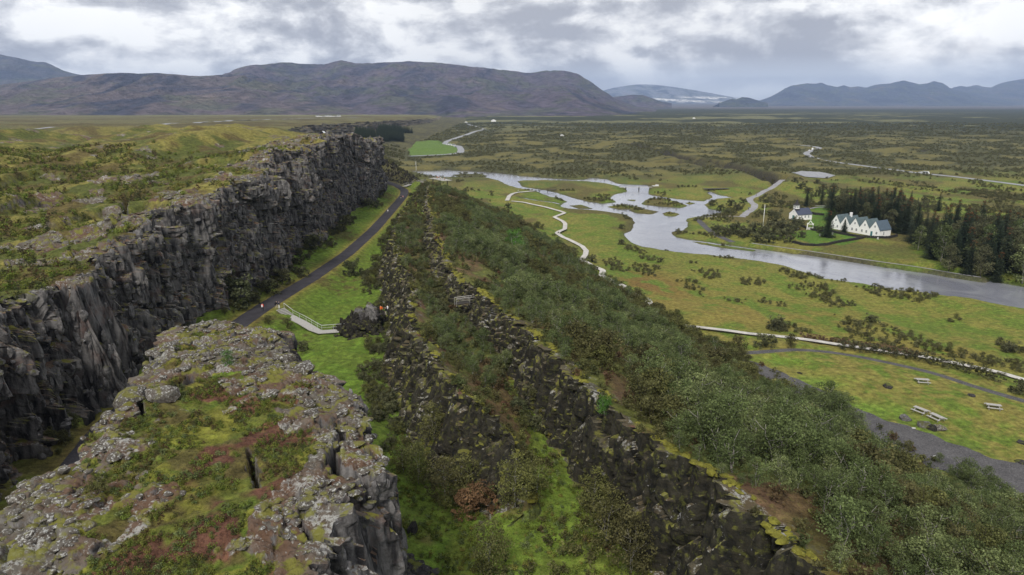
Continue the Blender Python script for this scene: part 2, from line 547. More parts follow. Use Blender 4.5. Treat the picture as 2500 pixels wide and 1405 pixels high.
CREEK = W([(1273, 483.5), (1300, 488), (1325, 491.5), (1350, 494.5), (1366, 498)])

BW1 = W([(1249, 489), (1278, 492), (1332, 504), (1370, 514), (1379, 518), (1353, 528), (1374, 538), (1380, 544), (1379, 558), (1359, 574), (1374, 584),
         (1410, 599), (1422, 605), (1431, 617), (1429, 631), (1420, 645), (1445, 660), (1472, 672), (1468, 686), (1499, 702), (1524, 713),
         (1541, 731), (1570, 743), (1582, 750), (1584, 763)], 1.5)
BW0 = W([(1238, 489), (1243, 478), (1252, 472), (1265, 469), (1304, 465.5)], 1.2)
BW2 = W([(1660, 795), (1700, 801), (1760, 812), (1830, 825), (1900, 832), (1960, 839), (2100, 856), (2250, 880), (2350, 901), (2440, 919), (2490, 933), (2600, 962)], 4.2)
PATH_G = [(-34, 34), (-39.5, 46), (-45, 60), (-50.3, 78), (-52.6, 100), (-53.8, 125), (-54, 141), (-53, 175), (-51.5, 209), (-52, 250), (-54, 300), (-56, 345), (-57, 362), (-60, 382), (-68, 402), (-82, 428), (-93, 444)]
PATH_V = W([(1912, 438), (1884, 459), (1869, 465), (1849, 477), (1829, 485), (1831, 492), (1844, 500), (1840, 509), (1822, 520), (1812, 530)], 1.3)
PATH_V2 = W([(1812, 529), (1780, 526.5), (1745, 529), (1701, 530.5)], 1.1)
PATH_V3 = W([(1701, 531), (1719, 549), (1743, 569), (1774, 582), (1790, 589)], 1.5)
PATH_W = W([(1835, 593), (1982, 613), (2126, 635), (2252, 652), (2321, 665), (2396, 676)], 1.5)
LOOP = W([(1745, 868), (1800, 869), (1870, 862), (1950, 853), (2050, 861), (2150, 881), (2280, 911), (2400, 955), (2500, 985), (2600, 1010)], 5.2)
GR_UP = W([(1790, 868), (1830, 880), (1900, 905), (2000, 950), (2100, 1000), (2150, 1022), (2220, 1040), (2350, 1090), (2420, 1118), (2500, 1130), (2620, 1160)], 5.8)
GR_LO = W([(1780, 876), (1815, 890), (1885, 925), (1975, 985), (2075, 1045), (2130, 1070), (2190, 1090), (2310, 1150), (2400, 1185), (2480, 1235), (2600, 1290)], 6.2)
ROAD_N = W([(1135, 302), (1165, 310), (1185, 316), (1160, 321), (1140, 329), (1112, 338), (1090, 346), (1085, 352), (1120, 357), (1126, 366), (1124, 374), (1090, 378), (1040, 380), (1000, 382)], 1.0)
ROAD_E = W([(1900, 352), (1950, 354), (1985, 357), (2002, 361), (1990, 366), (1972, 371), (1968, 375), (1976, 381), (2000, 389), (2050, 397), (2110, 405),
            (2180, 414), (2240, 422), (2330, 431), (2420, 442), (2520, 455), (2650, 470)], 1.5)
ROAD_P = [(-520, 560), (-430, 590), (-380, 680), (-420, 900), (-450, 1120), (-430, 1500), (-380, 1750)]
LOT = W([(1932, 428), (1955, 421), (2005, 422), (2040, 430), (2020, 436), (1965, 437)], 1.5)
FIELD = W([(990, 349), (1092, 347), (1122, 359), (1112, 376), (1002, 378)], 2.0)
LAWN = W([(1965, 512), (2020, 497), (2075, 500), (2110, 520), (2080, 545), (2040, 560), (2085, 572), (2100, 585), (2060, 596), (1990, 590), (1945, 575), (1925, 560), (1980, 560), (1975, 540)], 3.0)

CRACKS = [(W(p, 38), w, d) for p, w, d in (
    ([(610, 1090), (618, 1110), (614, 1135), (626, 1160), (622, 1185)], 0.26, 1.6),
    ([(827, 1032), (833, 1060), (826, 1085), (812, 1105), (812, 1127), (826, 1150), (856, 1160)], 0.34, 2.2),
    ([(775, 1030), (800, 1045), (827, 1050), (850, 1070), (885, 1078), (925, 1100)], 0.25, 1.8),
    ([(728, 1205), (736, 1230), (730, 1256), (754, 1280), (760, 1300)], 0.18, 1.2),
    ([(420, 965), (445, 945), (470, 930)], 0.5, 2.2),
    ([(680, 830), (640, 845), (600, 842)], 0.3, 1.2),
    ([(330, 985), (345, 1000), (350, 1030)], 0.3, 1.4),
    ([(840, 1150), (880, 1165), (920, 1168)], 0.4, 2.0),
)]
# a crack on the west plateau
CRACKS_W = [(W(p, z), w, d) for p, z, w, d in (
    ([(150, 685), (158, 705), (160, 735)], 37.5, 0.9, 5),
    ([(315, 490), (305, 520), (270, 560), (250, 580)], 38.5, 0.8, 3),
    ([(100, 715), (50, 720)], 37.5, 0.4, 1.5),
)]


def rockiness(x, y, seg_block, bl, br):
    """0..1: bare rock on top of the block / plateau"""
    n = fbm(x / 5.0, y / 5.0, 4, 201)
    n2 = fbm(x / 1.7, y / 1.7, 3, 221)
    ex = np.minimum(x - bl, br - x)
    edge = 1 - sstep(0.5, 6.0, ex)
    right = sstep(-17, -11, x + (y - 35) * 0.25) * (1 - sstep(46, 52, y))
    north = sstep(52, 57, y)
    v = 0.62 * n + 0.38 * n2 + 0.17 * edge + 0.14 * right + 0.13 * north - 0.03
    return sstep(0.50, 0.60, v)


def slab(x, y, s=1.0, seed=0):
    """broken rock pavement: tilted plates parted by joints, pillows on top"""
    wx = x + 0.9 * (fbm(x / 1.5, y / 1.5, 3, 31 + seed) - 0.5); wy = y + 0.9 * (fbm(x / 1.5, y / 1.5, 3, 37 + seed) - 0.5)
    f1, f2, c = worley(wx / (2.6 * s), wy / (2.0 * s), 41 + seed)
    joint = np.exp(-((f2 - f1) / 0.07) ** 2) * (c > 0.25)
    g1, g2, gc = worley(wx / (0.62 * s), wy / (0.5 * s), 47 + seed)
    pil = (0.5 - g1) * 0.26 - 0.12 * np.exp(-((g2 - g1) / 0.12) ** 2)
    return (0.55 * (c - 0.5) - 0.42 * joint) * s + pil * s


def river_sd(x, y):
    """signed distance to open water, negative in it"""
    P_ = np.array(RIVER)
    m = (x > P_[:, 0].min() - 12) & (x < P_[:, 0].max() + 12) & (y > P_[:, 1].min() - 12) & (y < P_[:, 1].max() + 12)
    out = np.full(x.shape, 50.0)
    if not m.any():
        return out
    xm, ym = x[m], y[m]
    # ragged banks
    xr = xm + .8 * (fbm(xm / 5, ym / 7, 3, 61) - 0.5) * 2; yr = ym + 1.3 * (fbm(xm / 5, ym / 7, 3, 62) - 0.5) * 2
    sdv = np.where(inside(xr, yr, RIVER), -1, 1) * np.minimum(pl_dist(xr, yr, RIVER, True), 50)
    for isl in ISLES:
        d = np.where(inside(xr, yr, isl), -1, 1) * pl_dist(xr, yr, isl, True)
        sdv = np.maximum(sdv, -d)
    sdv = np.minimum(sdv, pl_dist(xr, yr, CREEK) - 1.0)
    out[m] = sdv
    return out


def flats(x, y, d):
    return 0.8 + 5.0 * sstep(60, -25, d) + 1.7 * sstep(112, 140, x) * sstep(440, 390, y) * sstep(0, 60, d) + 1.0 * sstep(480, 620, y)


def height(x, y, detail=True, extra=None):
    x = np.asarray(x, dtype=np.float64); y = np.asarray(y, dtype=np.float64)
    xs, zs = knots(y)
    z = np.zeros(x.shape); rock = np.zeros(x.shape)
    # ---- plateau west of the great wall
    dl = xs[0] - x
    pz = plateau_z(y)
    t = sstep(0, 40, dl)
    zp = zs[0] * (1 - t) + pz * t
    far = sstep(120, 260, y) * sstep(10, 60, dl)
    fade_far = 1 - 0.75 * sstep(500, 1500, y)
    hum = (fbm(x / 42 + 3, y / 70, 4, 71) - 0.47) * 20 * far * (1 - 0.65 * sstep(330, 700, y)) * fade_far
    hum2 = (fbm(x / 11, y / 16, 4, 75) - 0.5) * 3.4 * sstep(2, 25, dl) * fade_far
    step_ = -2.2 * sstep(0.5, 0.56, fbm(x / 14, y / 30, 3, 79)) * sstep(3, 12, dl) * (y < 200)
    zp = zp + hum + hum2 + step_
    m0 = x <= xs[0]
    z = np.where(m0, zp, z)
    # ---- segments
    eE = (x - xs[7])
    for k in range(7):
        m = (x > xs[k]) & (x <= xs[k + 1])
        tt = (x - xs[k]) / (xs[k + 1] - xs[k])
        if k == 1:      # gorge floor: grassy apron against the wall
            zk = zs[1] + (zs[2] - zs[1]) * tt + 2.6 * np.exp(-(x - xs[1]) / 3.2) * sstep(80, 150, y) * sstep(430, 360, y)
            # bank between the path and the lower floor
            drop = 1.6 * sstep(-49, -43, x) * sstep(75, 110, y) * sstep(330, 250, y)
            zk = zk + (fbm(x / 3.2, y / 4.5, 4, 83) - .5) * 1.1 * np.clip((x - xs[1]) / 3, 0, 1)
            zk = zk - drop * np.sin(np.clip(tt, 0, 1) * math.pi)
        elif k == 6:    # the long tilted slope to the valley: slightly convex at the top, concave foot
            t2 = tt - 0.045 * np.sin(2 * math.pi * tt)
            zk = zs[6] + (zs[7] - zs[6]) * t2
            zk = zk + (fbm(x / 9, y / 13, 4, 81) - 0.5) * 3.0 * np.sin(np.clip(tt, 0, 1) * math.pi) ** 0.6
        elif k in (3, 4):
            zk = zs[k] + (zs[k + 1] - zs[k]) * tt + (fbm(x / 4, y / 5, 3, 82) - 0.5) * 1.1
        else:
            zk = zs[k] + (zs[k + 1] - zs[k]) * tt
        z = np.where(m, zk, z)
    # ---- valley
    d = (x - 59) * 0.54 + (y - 161) * 0.84
    zv = flats(x, y, d)
    tE = sstep(0, 18, eE)
    zval = zs[7] * (1 - tE) + zv * tE
    zval = zval + (fbm(x / 14, y / 20, 4, 85) - 0.5) * (.5 + .9 * sstep(60, 20, d) + 1.2 * sstep(520, 700, y)) * tE * (1 - sstep(2000, 4000, y))
    lava = sstep(560, 800, y) * (1 - 0.6 * sstep(2500, 5000, y))
    zval = zval + lava * (fbm(x / 60, y / 45, 4, 87) - 0.45) * 9
    zval = zval + sstep(9000, 18000, y) * 40 * sstep(-500, 1500, x)
    m8 = x > xs[7]
    z = np.where(m8, zval, z)
    sdv = river_sd(x, y)
    mr = m8 & (sdv < 8)
    bank = np.where(sdv < 0, np.maximum(sdv * 0.35, -0.9), 0.0)
    zb = np.where(sdv < 0, bank, 0.30 * sstep(0, 0.6, sdv) + (np.maximum(z, 0.6) - 0.30) * sstep(0.3, 6.0, sdv))
    z = np.where(mr, zb, z)
    # ---- old fissures in the lava plain
    fs = np.zeros(x.shape); fz = np.zeros(x.shape)
    for pts, w, dd in FISS:
        dist = near_eval(x, y, pts, 80, lambda a, b: pl_dist(a + 5 * (fbm(a / 12, b / 12, 3, 95) - 0.5), b + 7 * (fbm(a / 12, b / 12, 3, 96) - 0.5), pts))
        fs = np.maximum(fs, np.exp(-(dist / w) ** 2) * dd * 1.6)
        fz = np.maximum(fz, np.exp(-(dist / (w * 4.5)) ** 2) * dd / 6)
    z = z + np.clip(fz, 0, 1) * 4.5 * m8 - fs * m8
    # ---- middle block
    bl, br = block_rims(y)
    inb = (block_ex(x, y, bl, br) > -2.2) & (y < BEND + 1.5)
    base = z.copy()
    ex = block_ex(x, y, bl, br)
    wall_l = sstep(-1.9, 0.0, ex)
    lift = np.interp(y, [0, 30, 50, 60, BEND - 1, BEND, BEND + 0.8], [37.4, 37.7, 37.8, 38.0, 37.6, 36.6, 17])
    rock_b = rockiness(x, y, True, bl, br)
    top = lift + (fbm(x / 7, y / 7, 4, 101) - 0.5) * 2.8 - 0.6 * np.exp(-np.maximum(ex, 0) / 1.2)
    if detail:
        top = top + slab(x, y) * (0.25 + 0.75 * rock_b) * np.clip(ex, 0.3, 1) + rock_b * 0.22 \
            + (1 - rock_b) * (fbm(x / 0.5, y / 0.5, 3, 107) - 0.5) * 0.30
    for pts, w, dd in CRACKS:
        dist = near_eval(x, y, pts, 3, lambda a, b: pl_dist(a + 0.5 * (fbm(a / .6, b / .6, 3, 111) - .5), b + 0.5 * (fbm(a / .6, b / .6, 3, 112) - .5), pts))
        top = top - dd * sstep(w, w * 0.45, dist)
    zblk = base + (top - base) * np.where(ex >= 0, 1.0, np.clip(1 + ex / 1.9, 0, 1))
    z = np.where(inb & (top > base), zblk, z)
    if detail:
        # rock pavement near the rim of the great wall and along the crests
        rk = sstep(0.53, 0.61, fbm(x / 8, y / 8, 4, 121) + 0.17 * (1 - sstep(1, 14, dl)) - 0.13 * sstep(12, 40, dl)) * m0 * (y < 420)
        mm = m0 & (y < 300) & (dl < 60)
        if mm.any():
            sl = np.zeros(x.shape); sl[mm] = slab(x[mm], y[mm], 1.7, 5)
            z = z + sl * (0.3 + rk)
        rough = (fbm(x / 0.9, y / 0.9, 4, 131) - 0.5)
        amp = np.where(m8, 0.22, 0.55) * (1 - sstep(300, 900, y) * 0.2)
        z = z + rough * np.where(inb, 0.0, amp)
        for pts, w, dd in CRACKS_W:
            dist = near_eval(x, y, pts, 4, lambda a, b: pl_dist(a + 0.9 * (fbm(a, b, 3, 113) - .5), b + 0.9 * (fbm(a, b, 3, 114) - .5), pts))
            z = z - dd * sstep(w, w * 0.4, dist)
    else:
        rk = np.zeros(x.shape)
    # ---- level beds for paths and roads
    for pts, w, lvl in BEDS:
        dist = near_eval(x, y, pts, w * 3 + 4, lambda a, b: pl_dist(a, b, pts))
        k = 1 - sstep(w, w + max(1.2, w * 0.8), dist)
        mk = k > 0
        if mk.any() and lvl is not None:
            zz = z[mk]; kk = k[mk]
            z[mk] = zz * (1 - kk) + (bed_z(lvl, x[mk], y[mk])) * kk
    if extra is not None:
        extra.update(xs=xs, zs=zs, dl=dl, rock_b=rock_b, inb=inb & (ex > -1.9), ex=ex, rk=rk, sd=sdv, m8=m8, eE=eE, fs=fs, bl=bl, br=br)
    return z


def thicket(x, y):
    return fbm(x / 46, y / 46, 4, 657) * .55 + fbm(x / 13, y / 13, 4, 662) * .45


def bed_z(lvl, x, y):
    if lvl == 'gorge':
        return np.interp(y, [40, 78, 100, 141, 175, 209, 264, 345, 382, 402, 430], [23.2, 21.2, 19.4, 17.2, 15.2, 14.4, 13.6, 13.0, 12.9, 13.2, 13.6]) - 0.10
    if lvl == 'meadow':
        d = (x - 59) * 0.54 + (y - 161) * 0.84
        return flats(x, y, d) - 0.05
    return np.full(np.shape(x), float(lvl))


FISS = [(W(p, 1.5), w, d) for p, w, d in (
    ([(1520, 357), (1600, 372), (1680, 398), (1760, 405), (1850, 430), (1890, 448)], 7, 6),
    ([(1880, 348), (1990, 346), (2090, 355), (2160, 362), (2250, 372)], 5, 6),
    ([(1610, 400), (1700, 405), (1780, 420)], 4, 3),
    ([(1330, 385), (1400, 392), (1480, 405)], 3, 2.5),
    ([(2080, 435), (2200, 455), (2350, 470), (2500, 500)], 2.5, 1.6),
)]
BEDS = [
    (PATH_G, 2.6, 'gorge'),
    (LOOP, 1.6, 'meadow'),
    ([((a[0] + b[0]) / 2, (a[1] + b[1]) / 2) for a, b in zip(GR_UP, GR_LO)], 5.0, 'meadow'),
    (PATH_V, 2.6, 1.25), (PATH_V2, 1.2, 1.05), (PATH_V3, 1.8, 1.0), (PATH_W, 1.5, 1.3),
    (ROAD_E, 4.5, 1.4), (ROAD_N, 5.5, 1.2),
]

# ------------------------------------------------------------------ ground colours (what grows and lies where)
GOLD = np.array([.235, .19, .05]); GREEN = np.array([.105, .155, .022]); BRIGHT = np.array([.125, .205, .026]); HEATH = np.array([.085, .062, .026])
SCRUB = np.array([.034, .042, .018]); ROCK = np.array([.10, .094, .098]); RED = np.array([.14, .062, .045]); GRAVEL = np.array([.105, .105, .115])
MUD = np.array([.05, .045, .038]); MOSS = np.array([.21, .21, .035]); RUST = np.array([.17, .085, .03])


def mixv(a, b, t):
    return a * (1 - t[..., None]) + b * t[..., None]


def cover(x, y, z, e):
    n = len(x)
    n1 = fbm(x / 16, y / 22, 5, 301); n2 = fbm(x / 4.5, y / 6, 4, 302); n3 = fbm(x / 50, y / 70, 4, 303); n4 = fbm(x / 1.6, y / 2.0, 4, 304)
    mix12 = 0.5 * n1 + 0.35 * n2 + 0.15 * n4
    # plateau
    c = mixv(np.broadcast_to(np.array([.075, .088, .022]), (n, 3)), np.array([.185, .165, .045]), sstep(.45, .58, mix12 + np.clip(z - plateau_z(y), -3, 5) * .018))
    c = mixv(c, HEATH, sstep(.50, .60, 0.6 * fbm(x / 10, y / 15, 4, 305) + 0.4 * n2) * 0.8)
    farp = sstep(350, 900, y)
    c = mixv(c, np.array([.125, .115, .06]), farp * 0.7)
    c = mixv(c, HEATH * 0.8, farp * sstep(.5, .6, fbm(x / 90, y / 60, 4, 306)) * 0.7)
    c = mixv(c, np.array([.19, .185, .075]), sstep(1800, 3000, y) * sstep(.45, .6, fbm(x / 300, y / 200, 3, 307)))
    # gorge floor
    xs = e['xs']
    fl = (x > xs[1]) & (x < xs[2]) & (y < 400)
    cf = mixv(np.broadcast_to(GREEN, (n, 3)), BRIGHT * 0.8, sstep(.45, .6, n2))
    dp = near_eval(x, y, PATH_G, 10, lambda a, b: pl_dist(a, b, PATH_G), 50.)
    cf = mixv(cf, GOLD * 0.9, np.exp(-np.maximum(dp - 2.6, 0) / 1.3) * 0.85)
    cf = mixv(cf, HEATH, sstep(.55, .64, n1 * .6 + n4 * .4) * 0.7)
    c = np.where(fl[:, None], cf, c)
    fl2 = (x >= xs[2]) & (x < xs[5]) & (z < 20.8)
    c = np.where(fl2[:, None], mixv(np.broadcast_to(GREEN * 1.15, (n, 3)), BRIGHT * np.array([1.0, .8, 1.]), sstep(.42, .6, n2)), c)
    # ridge tops and the birch slope
    fs_ = (x > xs[0]) & (x < xs[7]) & (y >= 400)
    c = np.where(fs_[:, None], mixv(np.broadcast_to(np.array([.060, .056, .030]), (n, 3)), np.array([.10, .095, .04]), sstep(.45, .6, n1 * .5 + n2 * .5)), c)
    tp = ((x >= xs[3]) & (x < xs[5]) & (z >= 20.8) & (y < 400)) | ((x >= xs[6]) & (x < xs[7]) & (y < 400))
    cs = mixv(np.broadcast_to(np.array([.095, .105, .026]), (n, 3)), HEATH, sstep(.45, .58, n1 * .5 + n2 * .5))
    crest = np.exp(-np.maximum(x - xs[6], 0) / 5.5) * (x >= xs[6]) + np.exp(-np.maximum(x - xs[3], 0) / 4.0) * (x >= xs[3]) * (x < xs[5])
    crest = np.clip(crest, 0, 1)
    cs = mixv(cs, RED * 0.9 + 0.02, np.clip(crest * .8 * sstep(.44, .58, n2), 0, 1))
    cs = mixv(cs, MOSS, np.exp(-np.maximum(x - xs[6], 0) / 1.6) * (x >= xs[6]) * sstep(.4, .6, n4) * 0.9 + 0)
    c = np.where(tp[:, None], cs, c)
    # valley
    m8 = e['m8']
    cv = mixv(np.broadcast_to(GREEN * 1.0, (n, 3)), GOLD * 0.95, sstep(.40, .60, n1 * .4 + n2 * .4 + n4 * .2) * 0.6)
    d = (x - 59) * 0.54 + (y - 161) * 0.84
    # reddish bog west of the river, golden sedge before the boardwalk, picnic lawn
    def blob(u, v, ru, rv, zz=2.5):
        cx, cy = at(u, v, zz); ex_, _ = at(u + ru, v, zz); _, ey_ = at(u, v - rv, zz)
        q = ((x - cx) / (ex_ - cx)) ** 2 + ((y - cy) / (ey_ - cy)) ** 2
        return np.exp(-q * 1.2)
    cv = mixv(cv, RUST, np.clip(blob(1590, 690, 110, 45) * sstep(.38, .55, n2) * 1.1, 0, 1) * .75)
    cv = mixv(cv, GOLD * np.array([.88, .86, .8]), np.clip((blob(1850, 770, 330, 55) + blob(2250, 860, 260, 40, 4)) * sstep(.3, .5, n2), 0, 1) * .9)
    cv = mixv(cv, GREEN * .9, blob(1560, 560, 120, 50) * .6)
    pic = sstep(0, -6, d) * sstep(-8, 0, 1.0 * (x - 50))
    cv = mixv(cv, GOLD * np.array([.86, .92, .9]), pic * sstep(.38, .60, n4 * .5 + n2 * .3 + n1 * .2) * .8)
    cv = mixv(cv, BRIGHT, np.clip(blob(1900, 880, 70, 12, 5.5) + blob(2000, 935, 60, 20, 5.5) + blob(2130, 1000, 70, 22, 5.5), 0, 1) * .9)
    # right bank behind the river: moss heath
    cv = mixv(cv, HEATH * 1.1, sstep(.52, .62, fbm(x / 22, y / 30, 4, 311)) * sstep(235, 330, y + x * .2) * .75)
    bankd = e['sd']
    lawn = near_eval(x, y, LAWN, 6, lambda a, b: np.where(inside(a, b, LAWN), 1., 0.), 0.)
    cv = mixv(cv, mixv(np.broadcast_to(np.array([.075, .16, .02]), (n, 3)), GREEN, sstep(.45, .6, n2)), lawn * .9)
    # lava plain: gold moss between dark scrub, closing to forest far off
    lv = sstep(430, 620, y - np.clip(x, 0, 400) * .12)
    nl = thicket(x, y)
    cl_ = mixv(np.broadcast_to(np.array([.135, .120, .040]), (n, 3)), np.array([.062, .064, .029]), sstep(.40, .49, nl))
    cv = mixv(cv, cl_, lv)
    forest = sstep(1100, 2000, y + x * .2)
    nf = fbm(x / 260, y / 200, 5, 314)
    cfst = mixv(np.broadcast_to(SCRUB * .75, (n, 3)), np.array([.13, .13, .06]), sstep(.60, .68, nf) * (1 - sstep(3000, 5000, y)))
    cfst = mixv(cfst, np.array([.10, .085, .08]), sstep(5500, 8000, y))
    cv = mixv(cv, cfst, forest)
    cv = mixv(cv, MUD * .55, np.clip(e['fs'] / 2.2, 0, 1) * .9)
    fld = near_eval(x, y, FIELD, 10, lambda a, b: np.where(inside(a, b, FIELD), 1., 0.), 0.)
    cv = mixv(cv, np.array([.10, .165, .035]), fld)
    cv = mixv(cv, MUD, (1 - sstep(-0.3, 1.2, bankd)) * .8)
    cv = mixv(cv, SCRUB * 1.2, sstep(.3, 1.2, bankd) * (1 - sstep(1.2, 3.0, bankd)) * .35)
    c = np.where(m8[:, None], cv, c)
    # middle block
    ib = e['inb'] & (y < BEND + .5)
    cb = mixv(np.broadcast_to(np.array([.10, .115, .022]), (n, 3)), GREEN * .9, sstep(.42, .58, n2))
    cb = mixv(cb, HEATH, sstep(.47, .60, fbm(x / 2.6, y / 2.6, 4, 321)) * .8)
    cb = mixv(cb, MOSS * .8, sstep(.56, .66, fbm(x / 1.8, y / 1.8, 4, 322)) * .8)
    cb = mixv(cb, RED * .8, sstep(.56, .62, fbm(x / 3.3, y / 3.3, 4, 323)) * .95)
    c = np.where(ib[:, None], cb, c)
    return c


def rock_mask(x, y, z, e):
    xs = e['xs']
    r = np.where(e['inb'], e['rock_b'], 0.0)
    r = np.where(~e['inb'] & (x <= xs[0]), e['rk'] * .9, r)
    face = ((x > xs[0] - .2) & (x < xs[1] + .4)) | ((x > xs[2] - .2) & (x < xs[3] + .3) & (y > 59.5)) | ((x > xs[5] - .2) & (x < xs[6] + .3))
    fade = 1 - sstep(420, 520, y) * (1 - sstep(640, 800, y))
    wallk = ((x > xs[0] - .2) & (x < xs[1] + .4))
    r = np.where(face & ~e['inb'], np.where(wallk, 1.0 * fade, 1.0 * (1 - sstep(330, 390, y))), r)
    r = np.where(e['inb'] & (e['ex'] < 0.1), 1.0, r)
    crest = np.exp(-np.maximum(x - xs[6], 0) / 4.) * (x >= xs[6]) + np.exp(-np.maximum(x - xs[3], 0) / 3.) * (x >= xs[3]) * (x < xs[5]) * (z > 21.5)
    r = np.maximum(r, np.clip(crest, 0, 1) * sstep(.42, .52, fbm(x / 3, y / 4, 4, 331)) * (y < 260) * .9)
    return np.clip(r, 0, 1)


# ------------------------------------------------------------------ materials
def new_mat(name):
    m = bpy.data.materials.new(name)
    m.use_nodes = True
    nt = m.node_tree
    b = nt.nodes['Principled BSDF']
    return m, nt, b


def simple(name, col, rough=0.8, var=0.25, scale=3.0, spec=0.25, metal=0.0, bump=0.0):
    m, nt, b = new_mat(name)
    tc = nd(nt, 'ShaderNodeTexCoord')
    n = noise_n(nt, tc.outputs['Object'], scale, 5, .6)
    c = mixc(nt, ramp(nt, n, [(.3, 0.), (.7, 1.)]), tuple(k * (1 - var) for k in col), tuple(min(1, k * (1 + var)) for k in col))
    nt.links.new(c, b.inputs['Base Color'])
    b.inputs['Roughness'].default_value = rough
    b.inputs['Specular IOR Level'].default_value = spec
    b.inputs['Metallic'].default_value = metal
    if bump:
        bp = nd(nt, 'ShaderNodeBump', i_Strength=.6, i_Distance=bump)
        nt.links.new(n, bp.inputs['Height'])
        nt.links.new(bp.outputs[0], b.inputs['Normal'])
    return m


def make_ground_mat():
    m, nt, b = new_mat('ground')
    geo = nd(nt, 'ShaderNodeNewGeometry')
    pos = geo.outputs['Position']
    colA = nd(nt, 'ShaderNodeAttribute', attribute_name='Col').outputs['Color']
    rk = nd(nt, 'ShaderNodeAttribute', attribute_name='rock').outputs['Fac']
    face = nd(nt, 'ShaderNodeAttribute', attribute_name='face').outputs['Fac']
    sep = nd(nt, 'ShaderNodeSeparateXYZ'); nt.links.new(geo.outputs['Normal'], sep.inputs[0])
    nz = sep.outputs[2]
    A = noise_n(nt, pos, 0.13, 6, .6)
    B = noise_n(nt, pos, 0.9, 6, .62)
    C = noise_n(nt, pos, 5.0, 5, .65)
    D = noise_n(nt, pos, 17.0, 4, .7)
    v = math_n(nt, 'ADD', math_n(nt, 'MULTIPLY', B, .38), math_n(nt, 'ADD', math_n(nt, 'MULTIPLY', C, .42), math_n(nt, 'MULTIPLY', D, .2)))
    k = ramp(nt, v, [(.36, .20), (.5, .95), (.64, 2.1)])
    veg = mixc(nt, 1.0, colA, k, 'MULTIPLY')
    veg = mixc(nt, ramp(nt, C, [(.52, 0.), (.66, .55)]), veg, (.055, .042, .02))
    veg = mixc(nt, ramp(nt, noise_n(nt, pos, 1.7, 5, .6, .5), [(.56, 0.), (.70, .5)]), veg, (.17, .155, .04))
    # rock: dark basalt, reddish crust, pale lichen
    st = noise_n(nt, mapping(nt, pos, (1.1, 1.1, .28)), 1.0, 7, .62)
    dark = mixc(nt, ramp(nt, st, [(.40, 0.), (.64, 1.)]), (.026, .025, .026), (.185, .176, .170))
    dark = mixc(nt, ramp(nt, noise_n(nt, pos, .35, 4, .6), [(.56, 0.), (.68, .5)]), dark, (.14, .09, .075))
    top = mixc(nt, ramp(nt, B, [(.38, 0.), (.62, 1.)]), (.072, .054, .038), (.140, .132, .114))
    top = mixc(nt, ramp(nt, A, [(.42, .0), (.6, .75)]), top, (.115, .064, .040))
    isTop = ramp(nt, nz, [(.45, 0.), (.72, 1.)])
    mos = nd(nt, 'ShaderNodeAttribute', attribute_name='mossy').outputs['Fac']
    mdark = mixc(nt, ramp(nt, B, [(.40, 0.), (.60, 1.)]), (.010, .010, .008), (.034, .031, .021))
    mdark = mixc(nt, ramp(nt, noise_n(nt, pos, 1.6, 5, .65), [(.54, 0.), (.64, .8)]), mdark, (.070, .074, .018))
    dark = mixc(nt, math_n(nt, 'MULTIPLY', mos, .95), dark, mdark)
    topm = (.060, .058, .030)
    lich_n = math_n(nt, 'ADD', math_n(nt, 'MULTIPLY', noise_n(nt, pos, 4.2, 8, .72), .55), math_n(nt, 'MULTIPLY', noise_n(nt, pos, .38, 4, .6), .45))
    top = mixc(nt, math_n(nt, 'MULTIPLY', mos, .6), top, topm)
    rock = mixc(nt, isTop, dark, top)
    lich_f = ramp(nt, lich_n, [(.535, 0.), (.58, .8)])
    lich_w = ramp(nt, lich_n, [(.615, 0.), (.64, .75)])
    rock = mixc(nt, math_n(nt, 'MULTIPLY', lich_f, isTop), rock, (.33, .33, .31))
    rock = mixc(nt, math_n(nt, 'MULTIPLY', lich_w, math_n(nt, 'SUBTRACT', 1.0, isTop)), rock, (.34, .34, .35))
    mo = math_n(nt, 'MULTIPLY', ramp(nt, nz, [(.30, 0.), (.6, 1.)]), ramp(nt, noise_n(nt, pos, .8, 5, .6), [(.52, 0.), (.60, .85)]))
    rock = mixc(nt, mo, rock, (.15, .15, .028))
    # noise breaks the mask edge; steep ground also turns to rock
    rkn = math_n(nt, 'ADD', rk, math_n(nt, 'MULTIPLY', math_n(nt, 'SUBTRACT', B, .5), .9))
    rmask = ramp(nt, rkn, [(.42, 0.), (.58, 1.)])
    steep = ramp(nt, nz, [(.50, 1.), (.68, 0.)])
    rmask = math_n(nt, 'MAXIMUM', rmask, math_n(nt, 'MULTIPLY', steep, .75))
    fin = mixc(nt, rmask, veg, rock)
    nt.links.new(fin, b.inputs['Base Color'])
    b.inputs['Roughness'].default_value = .95
    b.inputs['Specular IOR Level'].default_value = .15
    h = math_n(nt, 'ADD', math_n(nt, 'MULTIPLY', B, .9), math_n(nt, 'ADD', math_n(nt, 'MULTIPLY', C, .35), math_n(nt, 'MULTIPLY', D, .1)))
    bp = nd(nt, 'ShaderNodeBump', i_Strength=.9, i_Distance=.35)
    nt.links.new(h, bp.inputs['Height'])
    nt.links.new(bp.outputs[0], b.inputs['Normal'])
    return m


MAT_GROUND = make_ground_mat()


def rows_log(y0, y1, k, mn=0.0):
    ys = [y0]
    while ys[-1] < y1:
        ys.append(ys[-1] + max(mn, k * ys[-1]))
    return np.array(ys)


SECT = []


